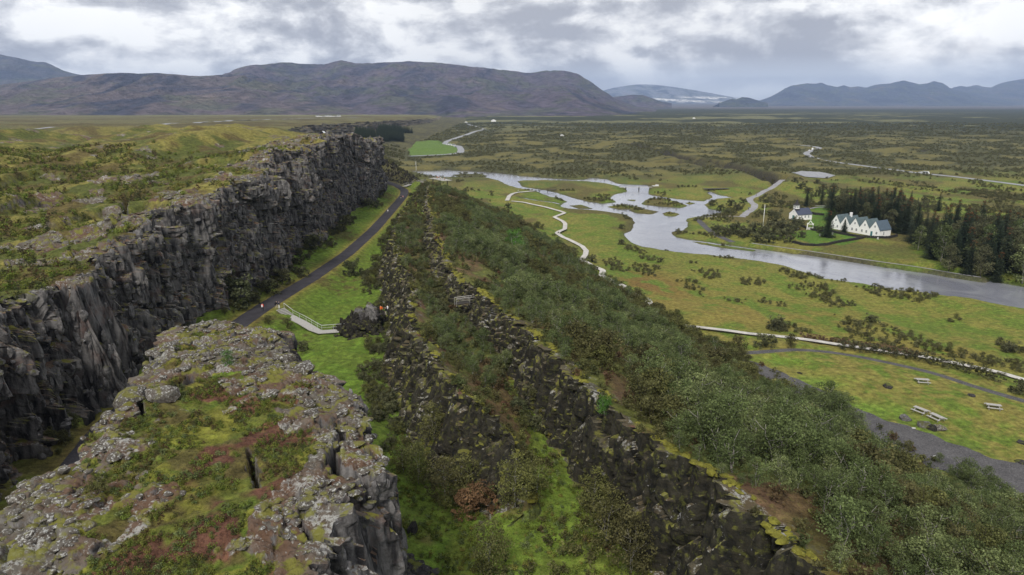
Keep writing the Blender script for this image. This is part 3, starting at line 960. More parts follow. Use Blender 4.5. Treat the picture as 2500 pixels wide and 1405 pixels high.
def build_section(name, ys, cnt, right_fac, left_fac, blocks):
    """cnt: columns per span: plateau, wall, [floorL, blkWallL, top, blkWallR, floorR | floor], face1, top1, dip, face2, slope, valley"""
    ys = ys + 0.0
    nr = len(ys)
    xs, zs = knots(ys)
    bl, br = block_rims(ys)
    lines = [np.minimum(-(left_fac * ys + 14), xs[0] - 8)] + [xs[0] - 2.5, xs[0], xs[1]]
    if blocks:
        k = ys < BEND + 1.2
        xm = xs[1] + 0.5 * (xs[2] - xs[1])
        lines += [np.where(k, bl - 1.9, xs[1] + .30 * (xs[2] - xs[1])), np.where(k, bl, xs[1] + .33 * (xs[2] - xs[1])),
                  np.where(k, br, xs[1] + .80 * (xs[2] - xs[1])), np.where(k, br + east_off(ys), xs[1] + .84 * (xs[2] - xs[1]))]
        xs2 = np.where(k, np.maximum(xs[2], br + east_off(ys) + .5), xs[2])
    else:
        xs2 = xs[2]
    lines += [xs2, np.maximum(xs[3], xs2 + .3), np.maximum(xs[4], xs2 + .6), xs[5], xs[6], xs[7]]
    lines += [np.maximum(right_fac * ys + 14, xs[7] + 10)]
    cols = []
    for i, c in enumerate(cnt):
        a, b = lines[i], lines[i + 1]
        last = i == len(cnt) - 1
        t = np.linspace(0, 1, c + 1)
        t = t if last else t[:-1]
        if i == 0: t = 1 - (1 - t) ** 1.3
        if last: t = t ** 1.25
        cols.append(a[:, None] * (1 - t[None]) + b[:, None] * t[None])
    X = np.concatenate(cols, 1)
    nc = X.shape[1]
    Y = np.repeat(ys[:, None], nc, 1)
    x = X.ravel(); y = Y.ravel()
    e = {}
    z = height(x, y, True, e)
    xk = e['xs']
    # --- relief of the rock faces: broken columns, buttresses, clefts
    def facew(a, b, padl, padr):
        return sstep(a - padl, a, x) * (1 - sstep(b, b + padr, x))
    wA = facew(xk[0] - .2, xk[1] - .3, 2.0, .8) * (1 - sstep(430, 560, y) * (1 - sstep(640, 760, y)))
    ex = e['ex']
    wB = np.where(y < BEND + .3, sstep(-2.1, -1.6, ex) * (1 - sstep(0.0, .8, ex)), 0)
    wR = facew(xk[2] + .1, xk[3] - .1, .6, .8) * (y > 58) * (1 - sstep(300, 345, y)) + facew(xk[5] + .1, xk[6] - .1, .6, .8) * (1 - sstep(300, 345, y))
    wR = np.where(e['inb'], 0, wR)
    ysn = y + 2.2 * (fbm(y / 3, z / 5, 3, 401) - .5)
    f1, f2, c1 = worley(ysn / 2.4, z / 8.5, 411)
    g1, g2, c2 = worley(ysn / 1.0, z / 2.6, 421)
    butt = (fbm(y / 9, z / 40, 3, 431) - .5)
    crack = np.exp(-((f2 - f1) / .09) ** 2)
    n3 = fbm(y / .7, z / 1.1, 3, 441) - .5
    amp = wA * 1.0 + wR * .85 + wB * .8
    sgn = np.where(wB > 0, np.sign(x - (e['bl'] + e['br']) / 2), np.where(wR > wA, -1.0, 1.0))
    h1_, h2_, c3 = worley(ysn / 5.2, z / 16., 455)
    D = (c1 - .5) * 2.2 + (c2 - .5) * 1.1 + (c3 - .5) * 2.6 * wA - crack * 1.2 - np.exp(-((h2_ - h1_) / .05) ** 2) * 1.4 * wA + n3 * .55
    st1, st2, cs1 = worley(y / 11. + .5 * fbm(y / 5, z / 5, 2, 471), z / 4.2, 473)
    D = D + (cs1 - .5) * 2.4 * wA
    # the ridges are heaps of tumbled, mossy blocks rather than columns
    al = y + x * np.interp(y, [40, 170, 350], [-.45, -.35, -.1])
    b1, b2, cb1 = worley(al / 1.9 + .4 * fbm(al, z, 2, 461), z / 6.0, 463)
    d1, d2, cd1 = worley(al / .8, z / 1.9, 467)
    DR = (cb1 - .5) * 2.2 + (cd1 - .5) * .8 - np.exp(-((b2 - b1) / .10) ** 2) * .8 + (fbm(al / 5, z / 30, 3, 469) - .5) * 3.0
    D = np.where(wR > wA, DR, D)
    # ledges slope back slightly upward
    x = x + D * amp * sgn
    z = z + amp * (fbm(x / 1.3, y / 1.3, 3, 451) - .5) * .8
    V = np.stack([x, y, z], 1)
    me = mesh_np(name, V, grid_quads(nr, nc), smooth=False)
    me.polygons.foreach_set('use_smooth', (np.clip(amp, 0, 1)[grid_quads(nr, nc)[:, 0]] < .3))
    cc = cover(X.ravel(), y, z, e)
    set_col(me, 'Col', cc)
    set_flt(me, 'rock', rock_mask(X.ravel(), y, z, e))
    set_flt(me, 'face', np.clip(amp, 0, 1))
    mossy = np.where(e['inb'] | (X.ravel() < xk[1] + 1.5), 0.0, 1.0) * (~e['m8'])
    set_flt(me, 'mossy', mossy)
    o = link(name, me, None, MAT_GROUND)
    tag(o, kind='structure')
    SECT.append(dict(V=V, wA=wA, wR=wR, wB=wB, sgn=sgn, rock=e['rock_b'] * e['inb'], ex=e['ex'], nr=nr, nc=nc, y=y))
    return o


near_rows = np.concatenate([rows_log(14, 26, .02), rows_log(26.2, 72, .0029, .105)[1:], rows_log(72.2, 74.2, .003)])
build_section('ground', near_rows, [26, 8, 84, 22, 14, 170, 60, 14, 34, 12, 12, 40, 90, 46], .80, .86, True)
build_section('ground', rows_log(73.6, 430, .0034), [130, 10, 96, 70, 34, 22, 26, 36, 100, 250], .84, .86, False)
build_section('ground', rows_log(428, 21000, .013), [190, 6, 36, 14, 10, 8, 8, 10, 24, 330], .90, .88, False)

# ================================================================== placing by looking at the land
_TS = np.exp(np.linspace(math.log(24), math.log(9000), 700))


def hits(pts):
    """points of the land seen at the given pixels of the photograph"""
    out = []
    p = np.array(pts, float)
    for s in range(0, len(p), 60):
        q = p[s:s + 60]
        a = (q[:, 0] - 1250) / F; b = (702 - q[:, 1]) / F
        X = a[:, None] * _TS; Y = (CP + b * SP)[:, None] * _TS; Z = CAMZ + (-SP + b * CP)[:, None] * _TS
        H = height(X.ravel(), Y.ravel(), False).reshape(X.shape)
        g = Z - H
        for i in range(len(q)):
            k = np.argmax(g[i] < 0)
            if g[i, k] >= 0: k = len(_TS) - 1
            k = max(k, 1)
            f = g[i, k - 1] / (g[i, k - 1] - g[i, k] + 1e-9)
            t = _TS[k - 1] + f * (_TS[k] - _TS[k - 1])
            out.append((a[i] * t, (CP + b[i] * SP) * t))
    return out


def ground_z(xy):
    p = np.array(xy, float).reshape(-1, 2)
    return height(p[:, 0], p[:, 1], True)


def on_ground(u, v):
    x, y = hits([(u, v)])[0]
    return (x, y, float(ground_z([(x, y)])[0]))


# ------------------------------------------------------------------ water
def make_water():
    Pm = np.array(RIVER)
    x0, x1 = Pm[:, 0].min() - 5, min(Pm[:, 0].max() + 5, 420)
    y0, y1 = Pm[:, 1].min() - 5, Pm[:, 1].max() + 5
    st = 2.5
    gx = np.arange(x0, x1, st); gy = np.arange(y0, y1, st)
    X, Y = np.meshgrid(gx, gy)
    sd = river_sd(X.ravel(), Y.ravel()).reshape(X.shape)
    keep = (sd < 4.5)
    q = grid_quads(len(gy), len(gx))
    kf = keep.ravel()[q].any(1)
    q = q[kf]
    used = np.unique(q)
    idx = np.full(X.size, -1); idx[used] = np.arange(len(used))
    V = np.stack([X.ravel(), Y.ravel(), np.zeros(X.size)], 1)[used]
    me = mesh_np('river', V, idx[q])
    m, nt, b = new_mat('water')
    geo = nd(nt, 'ShaderNodeNewGeometry')
    n1 = noise_n(nt, mapping(nt, geo.outputs['Position'], (.55, .9, 1)), 1.0, 5, .6, .3)
    n2 = noise_n(nt, geo.outputs['Position'], .05, 4, .6, .8)
    hh = math_n(nt, 'MULTIPLY', n1, ramp(nt, n2, [(.35, .25), (.65, 1.)]))
    bp = nd(nt, 'ShaderNodeBump', i_Strength=.5, i_Distance=.16)
    nt.links.new(hh, bp.inputs['Height'])
    nt.links.new(bp.outputs[0], b.inputs['Normal'])
    c = mixc(nt, ramp(nt, n2, [(.4, 0.), (.62, 1.)]), (.18, .185, .215), (.26, .27, .295))  # pale base colour stands in for part of the sky reflection
    nt.links.new(c, b.inputs['Base Color'])
    b.inputs['Roughness'].default_value = .09
    b.inputs['IOR'].default_value = 1.9
    b.inputs['Specular IOR Level'].default_value = .6
    o = link('river', me, None, m)
    tag(o, kind='structure')


make_water()

# ------------------------------------------------------------------ paths
def resample(pts, step):
    P_ = [np.array(p, float) for p in pts]
    out = [P_[0]]
    for a, b in zip(P_[:-1], P_[1:]):
        L = np.linalg.norm(b - a); n = max(1, int(L / step))
        out += [a + (b - a) * (i + 1) / n for i in range(n)]
    return np.array(out)


def smooth_pl(pts, step, it=2):
    p = resample(pts, step)
    for _ in range(it):
        p[1:-1] = .25 * p[:-2] + .5 * p[1:-1] + .25 * p[2:]
    return p


def ribbon(name, pts, w, mat, zoff=.04, step=2.0, nw=4, it=3, zfun=None, ragged=.15, kind='structure'):
    p = smooth_pl(pts, step, it)
    t = np.gradient(p, axis=0); t /= np.linalg.norm(t, axis=1)[:, None] + 1e-9
    nrm = np.stack([-t[:, 1], t[:, 0]], 1)
    ww = np.array(w) if not np.isscalar(w) else np.full(len(p), float(w))
    rows = []
    for i in range(nw + 1):
        s = (i / nw - .5)
        rg = ragged * (fbm(p[:, 0] / 1.7 + i * 31, p[:, 1] / 1.7, 3, 501) - .5) * 2 if i in (0, nw) else 0
        rows.append(p + nrm * (s * ww + rg)[:, None] if not np.isscalar(rg) else p + nrm * (s * ww)[:, None])
    A = np.stack(rows, 1).reshape(-1, 2)
    zc_ = ground_z(p) if zfun is None else zfun(p)
    # keep the ribbon above the bed across its width
    zz = np.repeat(zc_, nw + 1) + zoff + np.tile([(-.02 if i in (0, nw) else 0) for i in range(nw + 1)], len(p))
    me = mesh_np(name, np.column_stack([A, zz]), grid_quads(len(p), nw + 1)[:, ::-1])
    o = link(name, me, None, mat)
    if kind: o['kind'] = kind
    return o


def gravel_mat(name, c1, c2, sc=6.0, white=.0, edge=.6):
    m, nt, b = new_mat(name)
    geo = nd(nt, 'ShaderNodeNewGeometry')
    n = noise_n(nt, geo.outputs['Position'], sc, 6, .7)
    n2 = noise_n(nt, geo.outputs['Position'], .35, 4, .6)
    c = mixc(nt, ramp(nt, n, [(.35, 0.), (.65, 1.)]), c1, c2)
    c = mixc(nt, ramp(nt, n2, [(.4, 0.), (.65, .45)]), c, tuple(k * .55 for k in c1))
    if white:
        v = nd(nt, 'ShaderNodeTexVoronoi', i_Scale=3.2)
        nt.links.new(geo.outputs['Position'], v.inputs['Vector'])
        c = mixc(nt, math_n(nt, 'MULTIPLY', ramp(nt, v.outputs['Distance'], [(.12, white), (.2, 0.)]), ramp(nt, n2, [(.4, .2), (.6, 1.)])), c, (.42, .42, .45))
    nt.links.new(c, b.inputs['Base Color'])
    b.inputs['Roughness'].default_value = .95
    b.inputs['Specular IOR Level'].default_value = .2
    bp = nd(nt, 'ShaderNodeBump', i_Strength=.5, i_Distance=.05)
    nt.links.new(n, bp.inputs['Height']); nt.links.new(bp.outputs[0], b.inputs['Normal'])
    return m


M_DARKGRAVEL = gravel_mat('dark_gravel', (.030, .028, .032), (.062, .058, .066), 4)
M_GRAVEL = gravel_mat('gravel', (.05, .048, .05), (.13, .125, .125), 4, .5)
M_PALEGRAVEL = gravel_mat('pale_gravel', (.22, .22, .23), (.36, .35, .36), 4)
M_ASPHALT = gravel_mat('asphalt', (.25, .255, .27), (.33, .335, .35), 1)
M_PLANK = gravel_mat('boardwalk_wood', (.40, .38, .35), (.56, .54, .50), 1.6)
M_WOOD = simple('weathered_wood', (.34, .33, .31), .85, .2, 4)
M_STEEL = simple('pale_metal', (.42, .43, .43), .5, .1, 4, .5)
M_DARKW = simple('dark_wood', (.045, .04, .036), .85, .3, 4)

ribbon('gravel_path', PATH_G, 4.4, M_DARKGRAVEL, .06, 2.0, 6, 6)
ribbon('gravel_path', LOOP, 2.0, M_GRAVEL, .05, 2.0, 2, 4, ragged=.25)
ribbon('gravel_path', PATH_V, 4.0, M_PALEGRAVEL, .06, 3.0, 4, 3, ragged=.4)
ribbon('gravel_path', PATH_V2, 1.4, M_PALEGRAVEL, .06, 3.0, 2, 3)
ribbon('gravel_path', PATH_V3, 3.2, M_GRAVEL, .06, 3.0, 2, 3)
ribbon('gravel_path', PATH_W, 1.0, M_PALEGRAVEL, .10, 3.0, 2, 3)
ribbon('road', ROAD_E, 7.0, M_ASPHALT, .10, 5.0, 4, 3)
ribbon('road', ROAD_N, 8.5, M_ASPHALT, .15, 7.0, 4, 4)
ribbon('road', ROAD_P, 11, M_ASPHALT, .5, 20.0, 4, 3)


def ribbon2(name, A, B, nw, mat, zoff):
    """a strip of uneven width between two traced edges"""
    def arc(p, n):
        p = np.array(p, float)
        s = np.r_[0, np.cumsum(np.linalg.norm(np.diff(p, axis=0), axis=1))]
        q = np.linspace(0, s[-1], n)
        return np.stack([np.interp(q, s, p[:, 0]), np.interp(q, s, p[:, 1])], 1)
    n = 160
    a = arc(A, n); b = arc(B, n)
    a += ((fbm(a[:, 0] / 2.5, a[:, 1] / 2.5, 3, 505) - .5) * 1.3)[:, None]
    b += ((fbm(b[:, 0] / 2.5, b[:, 1] / 2.5, 3, 506) - .5) * 1.3)[:, None]
    t = np.linspace(0, 1, nw + 1)
    G = a[:, None] * (1 - t)[None, :, None] + b[:, None] * t[None, :, None]
    G2 = G.reshape(-1, 2)
    z = ground_z(G2) + zoff
    me = mesh_np(name, np.column_stack([G2, z]), grid_quads(n, nw + 1))
    o = link(name, me, None, mat); o['kind'] = 'structure'
    return o


ribbon2('gravel_road', GR_UP, GR_LO, 24, M_GRAVEL, .07)
_l = np.array(LOT)
ribbon2('parking_lot', [LOT[0], LOT[1], LOT[2], LOT[3]], [LOT[0], LOT[5], LOT[4], LOT[3]], 8, M_ASPHALT, .5)
for pts in ([(1965, 512.5), (1995, 507), (2045, 509)], [(1990, 503.5), (2020, 505), (2075, 500)]):
    ribbon('gravel_path', W(pts, 2.5), 1.6, M_PALEGRAVEL, .35, 3.0, 2, 1)


def boardwalk(name, pts, w, lift, label):
    p = smooth_pl(pts, 1.2, 1)
    z = ground_z(p)
    zz = np.array([z[max(0, i - 4):i + 5].max() for i in range(len(z))])
    for _ in range(12): zz[1:-1] = .25 * zz[:-2] + .5 * zz[1:-1] + .25 * zz[2:]
    zz += lift
    t = np.gradient(p, axis=0); t /= np.linalg.norm(t, axis=1)[:, None] + 1e-9
    n = np.stack([-t[:, 1], t[:, 0]], 1)
    e = empty(name, (p[0, 0], p[0, 1], float(zz[0])), label=label, cat='boardwalk')
    def strip(nm, off, hw, z0, z1, mat):
        V = []
        for s, zt in ((-1, z0), (-1, z1), (1, z1), (1, z0)):
            q = p + n * (off + s * hw)
            V.append(np.column_stack([q, zz + zt]))
        V = np.stack(V, 1).reshape(-1, 3)
        fs = []
        for i in range(len(p) - 1):
            for k in range(4):
                a, b = i * 4 + k, i * 4 + (k + 1) % 4
                fs.append((a, b, b + 4, a + 4))
        fs.append((0, 3, 2, 1)); m_ = (len(p) - 1) * 4; fs.append((m_, m_ + 1, m_ + 2, m_ + 3))
        me = bpy.data.meshes.new(nm); me.from_pydata([tuple(v) for v in V - np.array([p[0, 0], p[0, 1], zz[0]])], [], fs)
        me.materials.append(mat)
        return link(nm, me, e)
    strip('deck', 0, w / 2, -.06, 0.0, M_PLANK)
    strip('beam', w / 2 - .1, .05, -.22, -.063, M_DARKW)
    strip('beam', -w / 2 + .1, .05, -.22, -.063, M_DARKW)
    mb = MB()
    for i in range(0, len(p), 4):
        for s in (-1, 1):
            q = p[i] + n[i] * s * (w / 2 - .22)
            mb.box((q[0] - p[0, 0], q[1] - p[0, 1], zz[i] - zz[0] - .6), (.12, .12, 1.05))
    pm = mb.build('post', M_DARKW, e); pm['kind'] = 'stuff'
    return e


boardwalk('boardwalk', BW1, 2.1, .35, 'long pale zigzag boardwalk crossing the green meadow beside the river')
boardwalk('boardwalk', BW0, 2.6, .35, 'short curved pale boardwalk leading to the small river footbridge')
boardwalk('boardwalk', BW2, 1.6, .3, 'pale boardwalk running behind the hedge beside the picnic lawn')

# ------------------------------------------------------------------ mountains
def make_mountain_mat():
    m, nt, b = new_mat('mountain')
    geo = nd(nt, 'ShaderNodeNewGeometry')
    pos = geo.outputs['Position']
    colA = nd(nt, 'ShaderNodeAttribute', attribute_name='Col').outputs['Color']
    n = noise_n(nt, mapping(nt, pos, (.004, .004, .009)), 1.0, 8, .6, .3)
    n2 = noise_n(nt, mapping(nt, pos, (.02, .02, .05)), 1.0, 6, .65)
    c = mixc(nt, ramp(nt, n, [(.48, 0.), (.58, .6)]), colA, (.075, .088, .050))
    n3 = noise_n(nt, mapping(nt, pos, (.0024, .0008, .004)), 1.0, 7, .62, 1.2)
    c = mixc(nt, ramp(nt, n3, [(.50, 0.), (.60, .85)]), c, (.034, .038, .062))  # dark blue and pale streaks put relief shading into the colour
    c = mixc(nt, ramp(nt, n3, [(.34, .6), (.44, 0.)]), c, (.15, .12, .10))
    c = mixc(nt, 1.0, c, ramp(nt, n2, [(.3, .45), (.7, 1.7)]), 'MULTIPLY')
    nt.links.new(c, b.inputs['Base Color'])
    b.inputs['Roughness'].default_value = 1.0
    b.inputs['Specular IOR Level'].default_value = .1
    bp = nd(nt, 'ShaderNodeBump', i_Strength=1.0, i_Distance=45.0)
    nt.links.new(n2, bp.inputs['Height']); nt.links.new(bp.outputs[0], b.inputs['Normal'])
    return m


M_MOUNT = make_mountain_mat()


def ridged(x, y, o, seed):
    s = 0; a = 1; t = 0
    for i in range(o):
        s = s + a * (1 - np.abs(2 * vnoise(x, y, seed + i * 13) - 1)); t += a; a *= .5
        x, y = x * 2.03 + 3.1, y * 2.03 + 1.7
    return s / t


def mountain(name, sky, Rc, Rb, zb, colr, rough=.2, nx=420, ny=90, seed=0, gully=.5, snow_sun=None, pw=1.25):
    sky = np.array(sky, float)
    us = np.linspace(sky[0, 0], sky[-1, 0], nx)
    vs = np.interp(us, sky[:, 0], sky[:, 1])
    k = np.ones(5) / 5
    vs = np.convolve(np.pad(vs, 2, mode='edge'), k, 'valid')
    a = (us - 1250) / F; b = (702 - vs) / F
    t = Rc / (CP + b * SP)
    Xc = a * t; Zc = CAMZ + t * (-SP + b * CP)
    Zc = np.maximum(Zc + (fbm(us / 14, us * 0, 3, seed) - .5) * rough * 60 * Rc / 7000, zb + 1)
    s = np.linspace(0, 1, ny)
    back = np.linspace(0, 1, 14)[1:]
    Yf = Rb + (Rc - Rb) * s
    X = Xc[None, :] * (Yf / Rc)[:, None]
    Y = np.repeat(Yf[:, None], nx, 1)
    Y = Y + (1 - s[:, None]) * (Rc - Rb) * .16 * (fbm(us / 120, us * 0 + 5, 3, seed + 3) - .5)[None, :]
    H = (Zc - zb)[None, :]
    sc = (Rc - Rb) / 6
    wx = X + sc * .9 * (fbm(X / sc / 2, Y / sc / 2, 3, seed + 8) - .5)
    g = ridged(wx / (sc * .8), Y / (sc * 2.6), 5, seed + 5)
    g2 = fbm(wx / (sc * 1.5), Y / (sc * 1.5), 4, seed + 9)
    S = s[:, None]
    prof = S ** pw * (1 - .0 * S)
    mod = (g - .62) * gully * np.sin(np.clip(S, 0, 1) * math.pi) ** .7 + (g2 - .5) * .6 * np.sin(S * math.pi)
    Z = zb + H * np.clip(prof + mod * (.35 + .65 * S), 0.0, .995) * 1.0
    Z[-1] = Zc
    Z = np.minimum(Z, CAMZ + (Zc[None, :] - CAMZ) * (Y / Rc) * .999 + 0 * Z) if True else Z
    Z = np.maximum(Z, zb - 1)
    Z[0] = zb - 25
    # far side
    Yb = Rc + back[:, None] * (Rc - Rb) * .8
    Xb = np.repeat(Xc[None, :], len(back), 0) * 1.0
    Zb = zb + H * (1 - back[:, None]) ** 1.4 - 10
    X = np.vstack([X, Xb]); Y = np.vstack([Y, np.repeat(Yb, nx, 1)]); Z = np.vstack([Z, Zb])
    V = np.stack([X.ravel(), Y.ravel(), Z.ravel()], 1)
    me = mesh_np(name, V, grid_quads(ny + len(back), nx))
    c = np.broadcast_to(np.array(colr), (len(V), 3)).copy()
    if snow_sun is not None:
        hN = (Z.ravel() - zb) / (H.max() + 1e-6)
        f = sstep(.44, .5, fbm(X.ravel() / 2500, Y.ravel() / 500 + Z.ravel() / 60, 4, seed + 21))
        c = mixv(c, np.array(snow_sun), f * sstep(.02, .12, hN) * (1 - sstep(.25, .4, hN)))  # pale bands of snow and sunlit slope, sunlight put into the colour
    set_col(me, 'Col', c)
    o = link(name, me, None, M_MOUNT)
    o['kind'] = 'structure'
    return o


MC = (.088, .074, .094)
mountain('mountain', [(470, 262), (500, 215), (530, 187), (560, 176), (580, 168), (600, 162), (620, 159), (650, 157), (680, 153), (700, 152), (740, 156), (790, 157),
         (815, 151), (832, 147), (850, 151), (880, 155), (940, 152), (1000, 150), (1060, 152), (1130, 160), (1200, 168), (1250, 173), (1285, 179), (1320, 174), (1350, 172),
         (1385, 173), (1410, 180), (1440, 198), (1460, 212), (1480, 226), (1500, 238), (1520, 248), (1550, 258), (1600, 266), (1640, 270)],
         6200, 3000, -3, MC, .2, 620, 120, 5, .8)
mountain('hills', [(-260, 205), (-150, 212), (0, 207), (60, 200), (130, 190), (200, 183), (250, 180), (300, 178), (345, 180), (385, 178), (430, 182), (480, 186), (520, 184),
         (560, 181), (640, 190), (760, 214), (860, 240), (960, 262), (1010, 270)], 5200, 2700, -5, (.110, .090, .094), .1, 520, 110, 21, 1.1, pw=.95)
mountain('mountain', [(-300, 190), (-160, 160), (-60, 142), (0, 132), (30, 139), (60, 145), (80, 150), (95, 152), (110, 151), (125, 158), (150, 170), (175, 178), (200, 184), (260, 192), (330, 215), (420, 240)],
         8600, 5600, 0, (.07, .065, .075), .12, 240, 60, 31, .4)
mountain('hill', [(1470, 252), (1500, 236), (1520, 234), (1545, 231), (1570, 232), (1590, 239), (1612, 248), (1640, 252)], 7400, 6700, 0, MC, .1, 120, 36, 41, .4)
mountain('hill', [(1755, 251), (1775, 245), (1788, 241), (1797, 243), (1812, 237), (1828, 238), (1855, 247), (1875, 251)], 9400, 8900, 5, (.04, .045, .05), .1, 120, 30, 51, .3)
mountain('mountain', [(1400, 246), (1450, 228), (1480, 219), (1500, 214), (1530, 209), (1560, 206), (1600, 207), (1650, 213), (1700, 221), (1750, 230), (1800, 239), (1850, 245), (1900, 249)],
         19000, 15500, 30, (.19, .20, .23), .03, 240, 50, 61, .1, snow_sun=(.85, .82, .74))
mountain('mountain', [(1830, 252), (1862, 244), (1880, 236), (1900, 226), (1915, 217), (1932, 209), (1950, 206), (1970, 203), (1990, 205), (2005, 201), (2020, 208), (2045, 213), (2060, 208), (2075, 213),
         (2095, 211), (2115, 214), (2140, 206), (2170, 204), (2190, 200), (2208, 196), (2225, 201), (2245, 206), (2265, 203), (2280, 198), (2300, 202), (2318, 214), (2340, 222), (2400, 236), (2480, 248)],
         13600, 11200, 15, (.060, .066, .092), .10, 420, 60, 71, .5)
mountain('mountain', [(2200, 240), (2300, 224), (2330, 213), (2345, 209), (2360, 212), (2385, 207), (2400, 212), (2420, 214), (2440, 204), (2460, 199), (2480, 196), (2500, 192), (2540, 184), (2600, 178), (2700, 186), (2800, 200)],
         15800, 12800, 20, (.08, .08, .10), .08, 260, 50, 81, .4)

# ------------------------------------------------------------------ haze
hz = MB(); hz.box((0, 9950, 340), (36000, 22300, 770))
m_h = bpy.data.materials.new('haze'); m_h.use_nodes = True
nt = m_h.node_tree; nt.nodes.clear()
o_ = nd(nt, 'ShaderNodeOutputMaterial')
pv = nd(nt, 'ShaderNodeVolumePrincipled')
pv.inputs['Color'].default_value = (.50, .67, 1.0, 1)
pv.inputs['Density'].default_value = 5.2e-5
pv.inputs['Anisotropy'].default_value = .1
nt.links.new(pv.outputs[0], o_.inputs['Volume'])
haze = hz.build('haze', m_h); haze['kind'] = 'stuff'

# ================================================================== vegetation
def leaf_mat(name, c1, c2, c3, hue=None):
    m, nt, b = new_mat(name)
    oi = nd(nt, 'ShaderNodeObjectInfo')
    at_ = nd(nt, 'ShaderNodeAttribute', attribute_name='tone').outputs['Fac']
    c = ramp(nt, oi.outputs['Random'], [(0., c1), (.5, c2), (1., c3)])
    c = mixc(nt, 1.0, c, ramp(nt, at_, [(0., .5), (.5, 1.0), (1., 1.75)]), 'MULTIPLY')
    nt.links.new(c, b.inputs['Base Color'])
    b.inputs['Roughness'].default_value = .8
    b.inputs['Specular IOR Level'].default_value = .15
    tr = nd(nt, 'ShaderNodeBsdfTranslucent'); nt.links.new(c, tr.inputs['Color'])
    mx = nd(nt, 'ShaderNodeMixShader', i_0=.28)
    nt.links.new(b.outputs[0], mx.inputs[1]); nt.links.new(tr.outputs[0], mx.inputs[2])
    nt.links.new(mx.outputs[0], nt.nodes['Material Output'].inputs['Surface'])
    return m


M_BIRCH = leaf_mat('birch_leaf', (.112, .145, .052), (.072, .094, .033), (.150, .176, .070))
M_BROWNLEAF = leaf_mat('scrub_leaf', (.105, .112, .038), (.084, .078, .033), (.128, .134, .042))
M_GREENLEAF = leaf_mat('green_leaf', (.075, .18, .03), (.10, .21, .035), (.07, .14, .035))
M_DARKLEAF = leaf_mat('dark_leaf', (.075, .085, .040), (.088, .088, .046), (.10, .105, .05))
M_PLAINLEAF = leaf_mat('plain_scrub_leaf', (.125, .130, .058), (.105, .100, .050), (.145, .145, .062))
M_REDLEAF = leaf_mat('red_leaf', (.15, .10, .06), (.13, .09, .055), (.17, .10, .05))
M_SPRUCE = leaf_mat('spruce_needle', (.024, .038, .020), (.030, .040, .022), (.036, .048, .024))
M_CONE = leaf_mat('spruce_cones', (.13, .055, .02), (.11, .05, .02), (.10, .05, .025))
M_TUFT = leaf_mat('grass_blade', (.13, .15, .03), (.10, .14, .025), (.17, .15, .04))
M_HEATHER = leaf_mat('heather', (.065, .06, .025), (.055, .07, .025), (.09, .05, .03))
M_BARK = simple('birch_bark', (.30, .28, .26), .8, .35, 6)
M_DBARK = simple('dark_bark', (.06, .05, .042), .9, .3, 6)


def leaf_cloud(r, centers, radii, per, size, up=.35, flat=.75):
    """leaf-sized faces spread through clumps"""
    V = []; T = []
    n = len(centers) * per
    c = np.repeat(np.array(centers), per, 0)
    rad = np.repeat(np.array(radii), per)
    d = r.normal(size=(n, 3)); d /= np.linalg.norm(d, axis=1)[:, None]
    rr = rad * r.uniform(.35, 1.0, n) ** .6
    p = c + d * rr[:, None] * np.array([1, 1, flat])
    nrm = d * .6 + r.normal(size=(n, 3)) * .7 + np.array([0, 0, up])
    nrm /= np.linalg.norm(nrm, axis=1)[:, None]
    ref = r.normal(size=(n, 3))
    a = np.cross(nrm, ref); a /= np.linalg.norm(a, axis=1)[:, None] + 1e-9
    b = np.cross(nrm, a)
    s = size * r.uniform(.6, 1.35, n)
    quad = np.stack([p - a * s[:, None] * .5, p - b * s[:, None] * .38, p + a * s[:, None] * .5, p + b * s[:, None] * .38], 1)
    tone = np.clip(.5 + .28 * np.repeat(r.normal(size=len(centers)), per) + .18 * r.normal(size=n), 0, 1)
    return quad.reshape(-1, 3), np.repeat(tone, 4)


def cloud_mesh(name, parts, mat):
    V = np.vstack([q for q, _ in parts]); T = np.concatenate([t for _, t in parts])
    me = mesh_np(name, V, np.arange(len(V)).reshape(-1, 4), smooth=False)
    set_flt(me, 'tone', T)
    me.materials.append(mat)
    return me


